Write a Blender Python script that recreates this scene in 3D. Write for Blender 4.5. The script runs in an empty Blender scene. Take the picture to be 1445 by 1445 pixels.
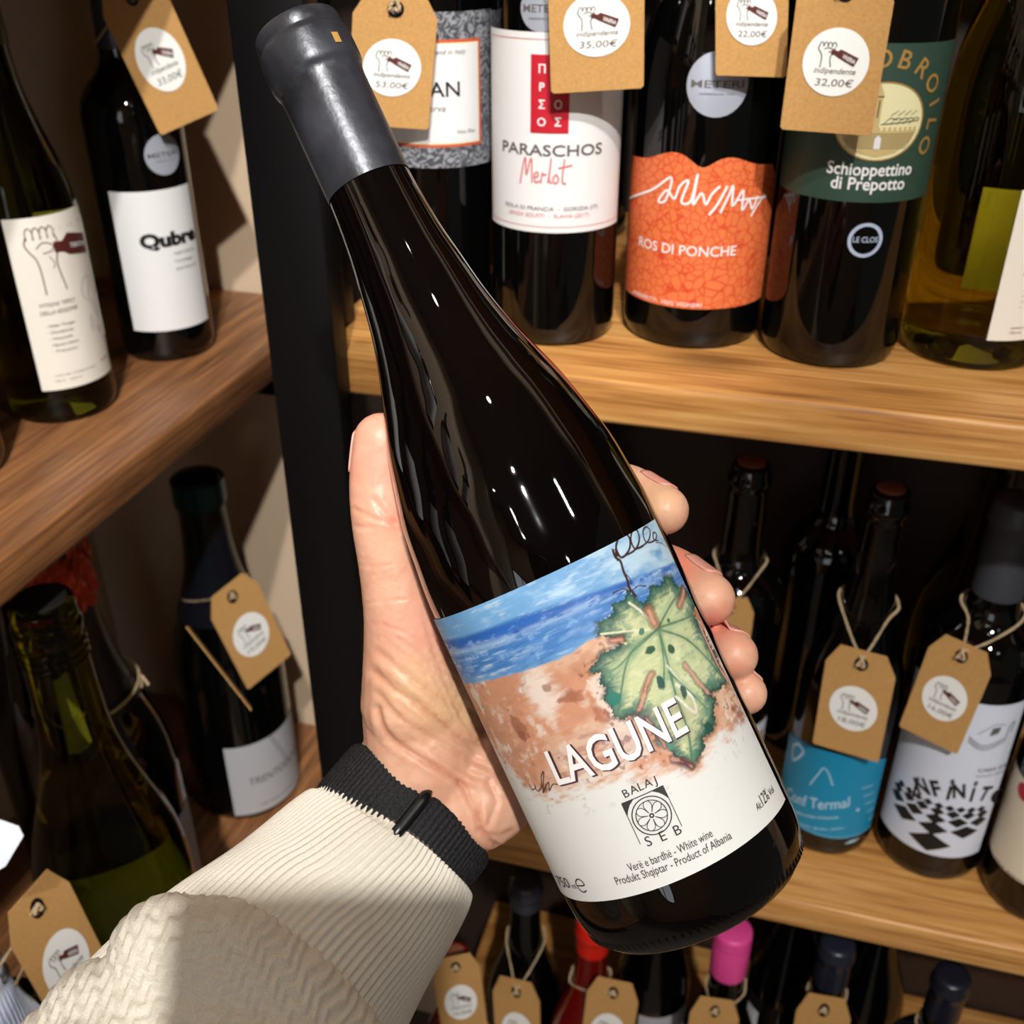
import bpy, bmesh, math, random
import numpy as np
from mathutils import Vector, Matrix
from mathutils.geometry import tessellate_polygon
random.seed(7); rng = np.random.default_rng(7)
R = math.radians
scene = bpy.context.scene
COL = scene.collection

# ------------------------------------------------------------------ camera
CAM = np.array([0.0, 0.0, 1.40])
F = 1490.0; YAW = R(-15.5); PITCH = R(30.18)
fw = np.array([math.sin(YAW)*math.cos(PITCH), math.cos(YAW)*math.cos(PITCH), -math.sin(PITCH)])
rt = np.array([math.cos(YAW), -math.sin(YAW), 0.0])
up = np.cross(rt, fw)
cam = bpy.data.cameras.new('camera'); camo = bpy.data.objects.new('camera', cam); COL.objects.link(camo)
cam.sensor_width = 36; cam.lens = 36*F/1445; cam.clip_start = 0.02
cam.dof.use_dof = True; cam.dof.focus_distance = 0.315; cam.dof.aperture_fstop = 20.0
camo.matrix_world = Matrix([[rt[0], up[0], -fw[0], CAM[0]], [rt[1], up[1], -fw[1], CAM[1]], [rt[2], up[2], -fw[2], CAM[2]], [0, 0, 0, 1]])
scene.camera = camo

# ------------------------------------------------------------------ world, exposure, main lights
w = bpy.data.worlds.new('world'); scene.world = w; w.use_nodes = True
w.node_tree.nodes['Background'].inputs[0].default_value = (1.0, 0.95, 0.89, 1)
w.node_tree.nodes['Background'].inputs[1].default_value = 0.06
vs = scene.view_settings
vs.view_transform = 'Standard'; vs.look = 'None'; vs.exposure = 0.0; vs.gamma = 1.0; vs.use_curve_mapping = False

def spot(loc, target, energy, size, blend, radius, color=(1, .965, .92)):
    l = bpy.data.lights.new('spot_light', 'SPOT'); l.energy = energy; l.spot_size = R(size); l.spot_blend = blend
    l.shadow_soft_size = radius; l.color = color
    o = bpy.data.objects.new('spot_light', l); COL.objects.link(o); o.location = loc
    o.rotation_euler = (Vector(target)-Vector(loc)).to_track_quat('-Z', 'Y').to_euler(); return o
KEY = (0.50, -1.20, 2.90)
spot((KEY[0], KEY[1], KEY[2]-.03), (-0.02, 0.45, 0.95), 205, 100, .3, .028)
spot((0.20, -0.85, 2.87), (-0.52, 0.72, 1.15), 150, 26, .4, .028)
spot((1.3, -0.3, 2.87), (0.4, 0.6, 0.9), 14, 80, .8, .03)

# ------------------------------------------------------------------ measuring helpers
def ray(x, y): return fw*F + rt*(x-722.5) + up*(722.5-y)
def onplane(x, y, axis, val):
    r = ray(x, y); t = (val-CAM[axis])/r[axis]; return CAM+r*t
def CP(x, y, d): return CAM + ray(x, y)*(d/F)            # point at depth d along the view axis
def az(x, y): r = ray(x, y); return math.atan2(r[0], r[1])
def lin(c):
    return tuple(((v/255)/12.92 if v/255 <= .04045 else ((v/255+.055)/1.055)**2.4) for v in c)

# ------------------------------------------------------------------ materials
def newmat(name):
    m = bpy.data.materials.new(name); m.use_nodes = True
    return m, m.node_tree.nodes, m.node_tree.links, m.node_tree.nodes['Principled BSDF']
def setp(b, **k):
    for n, v in k.items():
        b.inputs[n.replace('_', ' ')].default_value = v
def plain(name, c, rough=.5, metal=0, spec=.5, bump=0, bscale=400, var=0, sss=0, coat=0):
    m, N, L, b = newmat(name); c = lin(c)
    setp(b, Base_Color=(*c, 1), Roughness=rough, Metallic=metal, Specular_IOR_Level=spec, Coat_Weight=coat, Coat_Roughness=.05)
    if bump or var:
        tc = N.new('ShaderNodeTexCoord'); nz = N.new('ShaderNodeTexNoise'); nz.inputs['Scale'].default_value = bscale; nz.inputs['Detail'].default_value = 4
        L.new(tc.outputs['Object'], nz.inputs['Vector'])
        if bump:
            bp = N.new('ShaderNodeBump'); bp.inputs['Strength'].default_value = bump; bp.inputs['Distance'].default_value = .0006
            L.new(nz.outputs['Fac'], bp.inputs['Height']); L.new(bp.outputs['Normal'], b.inputs['Normal'])
        if var:
            cr = N.new('ShaderNodeValToRGB'); cr.color_ramp.elements[0].position = .3; cr.color_ramp.elements[1].position = .7
            cr.color_ramp.elements[0].color = (*[v*(1-var) for v in c], 1); cr.color_ramp.elements[1].color = (*[min(1, v*(1+var)) for v in c], 1)
            L.new(nz.outputs['Fac'], cr.inputs[0]); L.new(cr.outputs[0], b.inputs['Base Color'])
    return m
def wood(name, axis, c1, c2, c3, rough=.42):
    m, N, L, b = newmat(name)
    tc = N.new('ShaderNodeTexCoord'); mp = N.new('ShaderNodeMapping'); L.new(tc.outputs['Object'], mp.inputs['Vector'])
    s = [38, 38, 38]; s[axis] = 2.2; mp.inputs['Scale'].default_value = s
    n1 = N.new('ShaderNodeTexNoise'); n1.inputs['Scale'].default_value = 1.6; n1.inputs['Detail'].default_value = 7; n1.inputs['Roughness'].default_value = .62; n1.inputs['Distortion'].default_value = .5
    L.new(mp.outputs[0], n1.inputs['Vector'])
    mp2 = N.new('ShaderNodeMapping'); s2 = [260, 260, 260]; s2[axis] = 9; mp2.inputs['Scale'].default_value = s2; L.new(tc.outputs['Object'], mp2.inputs['Vector'])
    n2 = N.new('ShaderNodeTexNoise'); n2.inputs['Scale'].default_value = 1.5; n2.inputs['Detail'].default_value = 3; L.new(mp2.outputs[0], n2.inputs['Vector'])
    # knots
    mp3 = N.new('ShaderNodeMapping'); s3 = [9, 9, 9]; s3[axis] = 4.2; mp3.inputs['Scale'].default_value = s3; L.new(tc.outputs['Object'], mp3.inputs['Vector'])
    vo = N.new('ShaderNodeTexVoronoi'); vo.inputs['Scale'].default_value = 1.0; L.new(mp3.outputs[0], vo.inputs['Vector'])
    kr = N.new('ShaderNodeValToRGB'); kr.color_ramp.elements[0].position = .05; kr.color_ramp.elements[0].color = (.25, .2, .16, 1)
    kr.color_ramp.elements[1].position = .17; kr.color_ramp.elements[1].color = (1, 1, 1, 1); L.new(vo.outputs['Distance'], kr.inputs[0])
    mx = N.new('ShaderNodeMath'); mx.operation = 'MULTIPLY_ADD'; mx.inputs[1].default_value = .48; L.new(n2.outputs['Fac'], mx.inputs[0]); 
    ml = N.new('ShaderNodeMath'); ml.operation = 'MULTIPLY'; ml.inputs[1].default_value = .54; L.new(n1.outputs['Fac'], ml.inputs[0]); L.new(ml.outputs[0], mx.inputs[2])
    cr = N.new('ShaderNodeValToRGB'); e = cr.color_ramp.elements
    e[0].position = .36; e[0].color = (*lin(c1), 1); e[1].position = .66; e[1].color = (*lin(c3), 1); k = e.new(.5); k.color = (*lin(c2), 1)
    L.new(mx.outputs[0], cr.inputs[0])
    mm = N.new('ShaderNodeMixRGB'); mm.blend_type = 'MULTIPLY'; mm.inputs[0].default_value = .8; L.new(cr.outputs[0], mm.inputs[1]); L.new(kr.outputs[0], mm.inputs[2])
    L.new(mm.outputs[0], b.inputs['Base Color'])
    bp = N.new('ShaderNodeBump'); bp.inputs['Strength'].default_value = .35; bp.inputs['Distance'].default_value = .0008; L.new(mx.outputs[0], bp.inputs['Height']); L.new(bp.outputs[0], b.inputs['Normal'])
    setp(b, Roughness=rough, Specular_IOR_Level=.45)
    return m
def glass(name, c, ior=1.34, rough=.0, dens=0):
    m, N, L, b = newmat(name)
    setp(b, Base_Color=(*c, 1), Roughness=rough, IOR=ior, Transmission_Weight=1.0)
    return m
def attrmat(name, attr, rough, sss=0, spec=.4, bump=0, bscale=900, bdist=.0003):
    m, N, L, b = newmat(name)
    a = N.new('ShaderNodeVertexColor'); a.layer_name = attr; L.new(a.outputs[0], b.inputs['Base Color'])
    setp(b, Roughness=rough, Specular_IOR_Level=spec, Subsurface_Weight=sss, Subsurface_Scale=.004)
    b.inputs['Subsurface Radius'].default_value = (1, .35, .2)
    if bump:
        tc = N.new('ShaderNodeTexCoord'); nz = N.new('ShaderNodeTexNoise'); nz.inputs['Scale'].default_value = bscale; nz.inputs['Detail'].default_value = 3
        L.new(tc.outputs['Object'], nz.inputs['Vector'])
        bp = N.new('ShaderNodeBump'); bp.inputs['Strength'].default_value = bump; bp.inputs['Distance'].default_value = bdist
        L.new(nz.outputs['Fac'], bp.inputs['Height']); L.new(bp.outputs['Normal'], b.inputs['Normal'])
    return m

WOODX = wood('oak_along_x', 0, (134, 84, 42), (188, 132, 70), (218, 168, 102))
WOODY = wood('shaded_wood_along_y', 1, (84, 52, 32), (130, 86, 54), (172, 118, 72))  # darker than the right boards: their shade is put into the colour
BLACKST = plain('black_steel', (8, 8, 9), .42, spec=.25, bump=.05, bscale=60)
PLASTER = plain('beige_plaster', (214, 190, 162), .85, spec=.2, bump=.25, bscale=260)
FLOORM = plain('grey_floor', (96, 84, 72), .6, var=.15, bscale=8)
G_BLACK = plain('dark_wine_glass', (4, 4, 4), .035, spec=.6)
G_BROWN = plain('brown_black_glass', (5, 3, 3), .03, spec=.6)
G_OLIVE = glass('olive_glass', (.36, .29, .01))
G_GREEN = glass('green_glass', (.20, .20, .01))
G_RED = plain('red_wine_glass', (120, 8, 12), .05, spec=.6)
G_ROSE = plain('rose_red_glass', (96, 12, 8), .05, spec=.6)
KRAFT = plain('kraft_card', (190, 145, 88), .8, spec=.2, bump=.2, bscale=700, var=.10)
JUTE = plain('jute_twine', (196, 172, 138), .9, spec=.1, bump=.6, bscale=2500, var=.25)
PAPER = plain('white_paper', (228, 228, 228), .6, spec=.3, bump=.08, bscale=900)
PAPERB = plain('cool_white_paper', (216, 222, 236), .5, spec=.3)
PAPERG = plain('grey_paper', (178, 178, 182), .6, spec=.3)
CREAM = plain('cream_paper', (234, 224, 200), .6, spec=.3)
STICK = plain('white_sticker', (240, 240, 236), .4, spec=.4)
INKB = plain('black_ink', (18, 18, 20), .5)
INKG = plain('grey_ink', (96, 90, 88), .5)
INKM = plain('maroon_ink', (88, 36, 32), .5)
INKR = plain('red_ink', (190, 22, 44), .5)
INKP = plain('pink_ink', (206, 120, 118), .5)
INKW = plain('white_ink', (240, 240, 240), .45)
INKGOLD = plain('gold_foil', (214, 168, 92), .35, metal=.5)
EYELET = plain('dark_eyelet', (30, 30, 28), .35, metal=.5)
def ink(c): return plain('printed_ink', c, .5)

# ------------------------------------------------------------------ object helpers
def tag(o, label=None, cat=None, group=None, kind=None):
    if label: o['label'] = label
    if cat: o['category'] = cat
    if group: o['group'] = group
    if kind: o['kind'] = kind
    return o
def empty(name, loc=(0, 0, 0), M=None):
    o = bpy.data.objects.new(name, None); o.empty_display_size = .02; COL.objects.link(o)
    if M is not None: o.matrix_world = M
    else: o.location = loc
    return o
def mesh(name, verts, faces, mat, parent=None, smooth=False):
    me = bpy.data.meshes.new(name)
    me.from_pydata([tuple(map(float, v)) for v in verts], [], [tuple(f) for f in faces])
    if mat: me.materials.append(mat)
    if smooth: me.polygons.foreach_set('use_smooth', [True]*len(me.polygons))
    me.update()
    o = bpy.data.objects.new(name, me); COL.objects.link(o)
    if parent: o.parent = parent
    return o
def box(name, lo, hi, mat, parent=None, bevel=0, seg=2):
    bm = bmesh.new(); bmesh.ops.create_cube(bm, size=1)
    lo = Vector(lo); hi = Vector(hi); c = (lo+hi)/2; s = hi-lo
    for v in bm.verts: v.co = Vector((v.co.x*s.x, v.co.y*s.y, v.co.z*s.z))
    if bevel: bmesh.ops.bevel(bm, geom=bm.edges[:], offset=bevel, segments=seg, affect='EDGES', profile=.5)
    me = bpy.data.meshes.new(name); bm.to_mesh(me); bm.free(); me.materials.append(mat)
    if bevel: me.polygons.foreach_set('use_smooth', [True]*len(me.polygons))
    o = bpy.data.objects.new(name, me); COL.objects.link(o); o.location = c
    if parent: o.parent = parent
    return o
def catmull(P, n):
    P = np.array(P, float)
    if len(P) < 3: return np.array([P[0]+(P[-1]-P[0])*t for t in np.linspace(0, 1, n+1)])
    out = []
    for i in range(len(P)-1):
        p0 = P[max(i-1, 0)]; p1 = P[i]; p2 = P[i+1]; p3 = P[min(i+2, len(P)-1)]
        for t in np.linspace(0, 1, n, endpoint=False):
            out.append(.5*((2*p1)+(-p0+p2)*t+(2*p0-5*p1+4*p2-p3)*t*t+(-p0+3*p1-3*p2+p3)*t**3))
    out.append(P[-1]); return np.array(out)
def frames(P):
    T = np.gradient(P, axis=0); T /= np.linalg.norm(T, axis=1)[:, None]+1e-12
    a = np.array([0, 0, 1.]) if abs(T[0][2]) < .9 else np.array([1., 0, 0])
    n = np.cross(T[0], a); n /= np.linalg.norm(n); Ns = []
    for t in T:
        n = n-t*(n@t); n /= np.linalg.norm(n); Ns.append(n)
    Ns = np.array(Ns); return T, Ns, np.cross(T, Ns)
def tube_geo(P, rad, seg=10, closed_caps=True):
    P = np.array(P, float); T, A, B = frames(P); rad = np.broadcast_to(np.array(rad, float), (len(P),))
    an = np.linspace(0, 2*math.pi, seg, endpoint=False); V = []; Fc = []
    for i in range(len(P)):
        for a in an: V.append(P[i]+(A[i]*math.cos(a)+B[i]*math.sin(a))*rad[i])
    for i in range(len(P)-1):
        for j in range(seg):
            k = (j+1) % seg; Fc.append((i*seg+j, i*seg+k, (i+1)*seg+k, (i+1)*seg+j))
    if closed_caps:
        Fc.append(tuple(range(seg))[::-1]); Fc.append(tuple((len(P)-1)*seg+j for j in range(seg)))
    return V, Fc
def twine_geo(paths, rad=.00075):
    V = []; Fc = []
    for P in paths:
        P = catmull(P, 14); T, A, B = frames(P)
        L = np.r_[0, np.cumsum(np.linalg.norm(np.diff(P, axis=0), axis=1))]
        for s in (0, math.pi):
            ph = L/.0042*2*math.pi+s
            Q = P+(A*np.cos(ph)[:, None]+B*np.sin(ph)[:, None])*rad*.55
            v, f = tube_geo(Q, rad*.72, 6); o = len(V); V += v; Fc += [tuple(i+o for i in q) for q in f]
    return V, Fc
def lathe(name, prof, mat, parent=None, seg=72, a0=0, a1=2*math.pi):
    full = abs(a1-a0-2*math.pi) < 1e-6
    n = seg if full else seg+1; V = []; Fc = []
    for (r, z) in prof:
        for j in range(n):
            a = a0+(a1-a0)*j/seg; V.append((r*math.cos(a), r*math.sin(a), z))
    for i in range(len(prof)-1):
        for j in range(seg):
            k = (j+1) % n if full else j+1
            Fc.append((i*n+j, i*n+k, (i+1)*n+k, (i+1)*n+j))
    return mesh(name, V, Fc, mat, parent, True)
def profsmooth(pts, n=8):
    return [tuple(p) for p in catmull([(r, z) for r, z in pts], n)]

# ------------------------------------------------------------------ printing: flat shapes laid on card or bottle surfaces
_tc = {}
def text_geo(s, bold=0.0):
    k = (s, bold)
    if k in _tc: return _tc[k]
    cu = bpy.data.curves.new('t', 'FONT'); cu.body = s; cu.size = 1; cu.align_x = 'LEFT'; cu.resolution_u = 3; cu.offset = bold
    o = bpy.data.objects.new('t', cu); COL.objects.link(o)
    bpy.context.view_layer.update()
    me = bpy.data.meshes.new_from_object(o.evaluated_get(bpy.context.evaluated_depsgraph_get()))
    V = np.array([v.co[:2] for v in me.vertices]).reshape(-1, 2); Fc = [tuple(p.vertices) for p in me.polygons]
    bpy.data.objects.remove(o); bpy.data.curves.remove(cu); bpy.data.meshes.remove(me)
    _tc[k] = (V, Fc); return V, Fc
class Print:
    def refine(s, lim):
        V = list(s.V); mid = {}; out = []
        st = []
        for f in s.F: st += [(f[0], f[i], f[i+1]) for i in range(1, len(f)-1)]
        def mp(a, b):
            k = (a, b) if a < b else (b, a)
            if k not in mid: V.append(((V[a][0]+V[b][0])/2, (V[a][1]+V[b][1])/2)); mid[k] = len(V)-1
            return mid[k]
        while st:
            t = st.pop(); dx = [abs(V[t[i]][0]-V[t[(i+1) % 3]][0]) for i in range(3)]
            sp = [d > lim for d in dx]
            if not any(sp): out.append(t); continue
            # split every edge that is too wide, so neighbours stay matched
            i = max(range(3), key=lambda k: dx[k]); a, b, c = t[i], t[(i+1) % 3], t[(i+2) % 3]; m = mp(a, b); st += [(a, m, c), (m, b, c)]
        s.V, s.F = V, out
    """collects 2-D shapes; every shape is (V2, faces)"""
    def __init__(s): s.V = []; s.F = []
    def add(s, V, Fc):
        o = len(s.V); s.V += [tuple(v) for v in V]; s.F += [tuple(i+o for i in f) for f in Fc]; return s
    def fit(s, txt, p0, p1, h, bold=0, shear=0, arc=0):
        """text whose baseline runs p0 -> p1, cap height h"""
        V, Fc = text_geo(txt, bold)
        if not len(V): return s
        V = V.copy(); V[:, 0] -= V[:, 0].min(); wd = V[:, 0].max(); cap = .727
        p0 = np.array(p0, float); p1 = np.array(p1, float); d = p1-p0; L = np.linalg.norm(d); d /= L; nn = np.array([-d[1], d[0]])
        x = V[:, 0]/wd*L; y = V[:, 1]/cap*h; x = x+y*shear
        if arc: y = y+arc*(1-((x/L)*2-1)**2)
        return s.add(p0+x[:, None]*d+y[:, None]*nn, Fc)
    def text(s, txt, x, y, h, width=None, bold=0, shear=0, rot=0, align=.5, arc=0):
        V, _ = text_geo(txt, bold)
        wd = (V[:, 0].max()-V[:, 0].min())/.727*h if width is None else width
        c, q = math.cos(rot), math.sin(rot)
        return s.fit(txt, (x-c*wd*align, y-q*wd*align), (x+c*wd*(1-align), y+q*wd*(1-align)), h, bold, shear, arc)
    def poly(s, P):
        t = tessellate_polygon([[Vector((p[0], p[1], 0)) for p in P]]); return s.add(P, t)
    def stroke(s, P, wd, n=6, taper=False):
        P = catmull(P, n) if len(P) > 2 else np.array(P, float)
        T = np.gradient(P, axis=0); T /= np.linalg.norm(T, axis=1)[:, None]+1e-12; Nn = np.c_[-T[:, 1], T[:, 0]]
        ww = np.full(len(P), wd/2)
        if taper: ww = wd/2*(.35+.65*np.sin(np.linspace(.15, 3.0, len(P))))
        V = np.empty((2*len(P), 2)); V[0::2] = P+Nn*ww[:, None]; V[1::2] = P-Nn*ww[:, None]
        return s.add(V, [(2*i, 2*i+1, 2*i+3, 2*i+2) for i in range(len(P)-1)])
    def disc(s, x, y, rx, ry=None, n=40, hole=0):
        ry = ry or rx; a = np.linspace(0, 2*math.pi, n, endpoint=False)
        if hole:
            V = [(x+rx*math.cos(t), y+ry*math.sin(t)) for t in a]+[(x+rx*hole*math.cos(t), y+ry*hole*math.sin(t)) for t in a]
            return s.add(V, [(i, (i+1) % n, n+(i+1) % n, n+i) for i in range(n)])
        V = [(x, y)]
        K = 5
        for k in range(1, K+1): V += [(x+rx*k/K*math.cos(t), y+ry*k/K*math.sin(t)) for t in a]
        Fc = [(0, 1+i, 1+(i+1) % n) for i in range(n)]
        for k in range(K-1): Fc += [(1+k*n+i, 1+(k+1)*n+i, 1+(k+1)*n+(i+1) % n, 1+k*n+(i+1) % n) for i in range(n)]
        return s.add(V, Fc)
    def grid(s, x0, x1, y0, y1, nx=20, ny=6, top=None, bot=None):
        V = []
        for j in range(ny+1):
            for i in range(nx+1):
                x = x0+(x1-x0)*i/nx; a = bot((x-x0)/(x1-x0)) if bot else y0; b = top((x-x0)/(x1-x0)) if top else y1
                V.append((x, a+(b-a)*j/ny))
        return s.add(V, [(j*(nx+1)+i, j*(nx+1)+i+1, (j+1)*(nx+1)+i+1, (j+1)*(nx+1)+i) for j in range(ny) for i in range(nx)])
    def build(s, name, surf, off, mat, parent):
        if getattr(surf, 'cyl', False): s.refine(.0028)
        return mesh(name, [surf(x, y, off) for x, y in s.V], s.F, mat, parent, False)
def cylsurf(rfun, a0=-math.pi/2):
    """x = arc length to the viewer's right of the facing line, y = height"""
    def f(x, y, off):
        r = rfun(y); a = a0+x/r; return ((r+off)*math.cos(a), (r+off)*math.sin(a), y)
    f.cyl = True
    return f

# ------------------------------------------------------------------ room
def struct(o): o['kind'] = 'structure'; return o
Z0 = CAM[2]
YW = .893
struct(box('wall_back', (-.80, YW, 0), (2.2, YW+.08, 2.95), PLASTER))
struct(box('wall_left', (-.84, -2.6, 0), (-.76, YW+.08, 2.95), PLASTER))
struct(box('floor', (-.84, -2.6, -.06), (2.2, YW+.08, 0), FLOORM))
struct(box('wall_behind', (-.84, -2.68, 0), (2.2, -2.6, 2.95), PLASTER))
wn = struct(box('added_window_1', (-.72, -2.598, .95), (.35, -2.58, 2.15), BLACKST))  # added window, unseen, put in for pane reflections in the held bottle
PANE = bpy.data.materials.new('glow_pane'); PANE.use_nodes = True
_b = PANE.node_tree.nodes['Principled BSDF']; setp(_b, Base_Color=(.5, .55, .6, 1), Roughness=.1, Emission_Color=(.86, .92, 1, 1), Emission_Strength=2.4)
for i in range(4):
    for j in range(2):
        po = box('pane', (-.70+i*.262, -2.576, .98+j*.58), (-.70+i*.262+.235, -2.572, .98+j*.58+.55), PANE); po.parent = wn; po.matrix_parent_inverse = Matrix.Translation(-wn.location)
struct(box('ceiling', (-.84, -2.6, 2.95), (2.2, YW+.08, 3.02), plain('ceiling_paint', (120, 112, 104), .9)))

# ceiling spotlights, seen only as sparkles in the glass
LAMP = bpy.data.materials.new('lamp_face'); LAMP.use_nodes = True
_b = LAMP.node_tree.nodes['Principled BSDF']; setp(_b, Base_Color=(1, 1, 1, 1), Emission_Color=(1, .94, .85, 1), Emission_Strength=60)
LAMPB = bpy.data.materials.new('cool_lamp_face'); LAMPB.use_nodes = True
_b = LAMPB.node_tree.nodes['Principled BSDF']; setp(_b, Base_Color=(1, 1, 1, 1), Emission_Color=(.35, .55, 1, 1), Emission_Strength=14)
lab = ['above the right end of the shelves', 'behind the photographer on the right', 'over the left shelving', 'in the middle of the aisle', 'far down the aisle', 'farthest down the aisle on the left', 'nearest the left wall', 'far right of the aisle']
for i, (x, y) in enumerate([(1.3, -.3), (.50, -1.20), (.20, -.85), (0.1, -.2), (.0, -2.1), (-.5, -1.9), (-.62, -.1), (1.4, -1.6)]):
    t = empty('ceiling_spotlight', (x, y, 2.95)); tag(t, 'round black ceiling spotlight '+lab[i], 'ceiling light', 'ceiling spotlights')
    lathe('housing', [(.0, 0), (.05, 0), (.052, -.002), (.052, -.018), (.046, -.02), (.044, -.012)], BLACKST, t, 32)
    lathe('lamp_face', [(.0, -.013), (.02, -.0135), (.042, -.014)], LAMP, t, 32)

# the photographer's phone, just behind the viewpoint: it shades the sleeve
ph = empty('smartphone'); ph.matrix_world = Matrix([[rt[0], up[0], -fw[0], CAM[0]], [rt[1], up[1], -fw[1], CAM[1]], [rt[2], up[2], -fw[2], CAM[2]], [0, 0, 0, 1]])
tag(ph, 'dark smartphone held up at the viewpoint, taking the picture', 'phone')
box('phone_body', (-.060, -.150, .005), (.016, -.0035, .0125), plain('dark_phone_shell', (34, 34, 38), .4), ph, bevel=.003)
box('phone_screen', (-.057, -.147, .0126), (.013, -.0065, .0128), plain('phone_glass', (12, 12, 14), .1), ph)
# ------------------------------------------------------------------ shelving
ZR = [Z0-.222, Z0-.655, Z0-1.09, Z0+.21]           # right unit board tops
ZL = [Z0-.33, Z0-.877, Z0+.026]                    # left unit board tops
XP0, XP1, YP = -.2785, -.2385, .497
def board(lo, hi, mat, label):
    return tag(box('wooden_shelf', lo, hi, mat, bevel=.0032, seg=3), label, 'shelf', None)
board((-.262-.008, .515, ZR[0]-.0255), (1.2, .866, ZR[0]), WOODX, 'oak shelf board on the right holding the row with the red and orange labels')
board((-.262, .578, ZR[1]-.0275), (1.2, .866, ZR[1]), WOODX, 'oak shelf board on the right under the turquoise label bottle')
board((-.262, .56, ZR[2]-.0275), (1.2, .866, ZR[2]), WOODX, 'lowest oak shelf board, under the row with the pink cap')
board((-.262, .515, ZR[3]-.0275), (1.2, .866, ZR[3]), WOODX, 'oak shelf board on the right above the picture, over the top row')
board((-.755, -.9, ZL[0]-.0285), (-.421, YW-.004, ZL[0]), WOODY, 'shade-toned brown shelf board on the left running toward the corner')
board((-.755, -.9, ZL[1]-.0285), (-.415, YW-.004, ZL[1]), WOODY, 'shade-toned brown lower left shelf board beside the black post')
board((-.755, -.9, ZL[2]-.0285), (-.421, YW-.004, ZL[2]), WOODY, 'shade-toned brown left shelf board above the picture')
tag(box('back_panel', (-.416, .868, .12), (1.2, .880, 2.3), plain('dark_brown_panel', (46, 32, 24), .6, var=.15, bscale=20)), 'dark brown panel closing the back of the right shelves', 'panel')
o = tag(box('steel_post', (XP0, YP, 0), (XP1, .514, 2.3), BLACKST, bevel=.0012), 'tall matt black steel post between the left and right shelves', 'post')
o = tag(box('steel_post', (-.2665, .552, ZR[0]-.0), (-.2555, .566, ZR[3]-.03), BLACKST, bevel=.0012), 'thin black steel upright standing on the right shelf behind the tall post', 'post')
tag(box('frame_rail', (-.756, YW-.03, ZL[0]-.096), (-.402, YW-.002, ZL[0]-.030), BLACKST, bevel=.001), 'black steel rail against the beige wall under the left shelf', 'rail')

# ------------------------------------------------------------------ bottles
def bordeaux(r, h):
    k = r/.0375
    return [(0, .006), (r*.55, .003), (r*.86, 0), (r*.95, .002), (r, .009), (r, .02), (r, h*.30), (r, h*.50), (r, h*.60), (r*.985, h*.63), (r*.92, h*.66), (r*.76, h*.69), (r*.57, h*.715), (r*.45, h*.74), (r*.405, h*.77), (r*.385, h*.85), (r*.37, h*.94)]
def burgundy(r, h):
    return [(0, .006), (r*.55, .003), (r*.86, 0), (r*.95, .002), (r, .009), (r, .02), (r, h*.25), (r, h*.42), (r*.985, h*.47), (r*.93, h*.525), (r*.82, h*.58), (r*.68, h*.635), (r*.55, h*.69), (r*.45, h*.75), (r*.395, h*.82), (r*.365, h*.94)]
def rfun_of(prof):
    Z = np.array([p[1] for p in prof[4:]]); Rr = np.array([p[0] for p in prof[4:]])
    return lambda z: float(np.interp(z, Z, Rr))
class Bottle: pass
def bottle(label, c, zb, r, h, kind='bordeaux', mat=None, cap=None, captex=None, caplen=.055, group=None, face=None, top='lip', M=None, cork=(140, 84, 60)):
    b = Bottle(); b.c = np.array([c[0], c[1]]); b.zb = zb; b.r = r; b.h = h
    b.face = math.atan2(CAM[1]-c[1], CAM[0]-c[0]) if face is None else face
    b.o = empty('wine_bottle', (c[0], c[1], zb)); b.o.rotation_euler = (0, 0, b.face+math.pi/2)
    tag(b.o, label, 'bottle', group)
    key = (bordeaux if kind == 'bordeaux' else burgundy)(r, h)
    body = profsmooth(key[3:], 5); prof = key[:3]+body
    rn = prof[-1][0]
    if top == 'lip': prof += [(rn+.0012, h*.945), (rn+.0016, h*.955), (rn+.0016, h*.965), (rn, h*.97), (rn, h*.99), (rn-.0015, h), (rn-.004, h)]
    b.glass = lathe('glass_body', prof+[(0.0003, prof[-1][1])], mat or G_BLACK, b.o, 64)
    b.rf = rfun_of(prof); b.surf = cylsurf(b.rf)
    if cap:
        cl = caplen; pr = [(b.rf(h-cl)+.0009, h-cl)]
        pr += [(b.rf(z)+.001, z) for z in np.linspace(h-cl+.001, h*.94, 6)]
        pr += [(rn+.0028, h*.95), (rn+.0030, h*.965), (rn+.0016, h*.975), (rn+.0014, h-.001), (rn+.0006, h+.0008), (.6*rn, h+.0014), (.0003, h+.0014)]
        lathe('capsule', pr, cap, b.o, 48)
    elif top == 'lip':
        lathe('cork', [(0.0003, h+.0016), (rn-.005, h+.0016), (rn-.0042, h+.001), (rn-.0042, h-.0005)], plain('cork', cork, .8, var=.2, bscale=800), b.o, 32)
    return b
def from_base(xl, xr, y, xb, yb, zs):
    """centre and radius of an upright bottle from its silhouette and the front of its base"""
    a, b = az(xl, y), az(xr, y); h = math.sin((b-a)/2); m = (a+b)/2; r = ray(xb, yb); t = (zs-CAM[2])/r[2]; Df = math.hypot(r[0], r[1])*t
    D = Df/(1-h); return (D*math.sin(m), D*math.cos(m)), D*h
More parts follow.
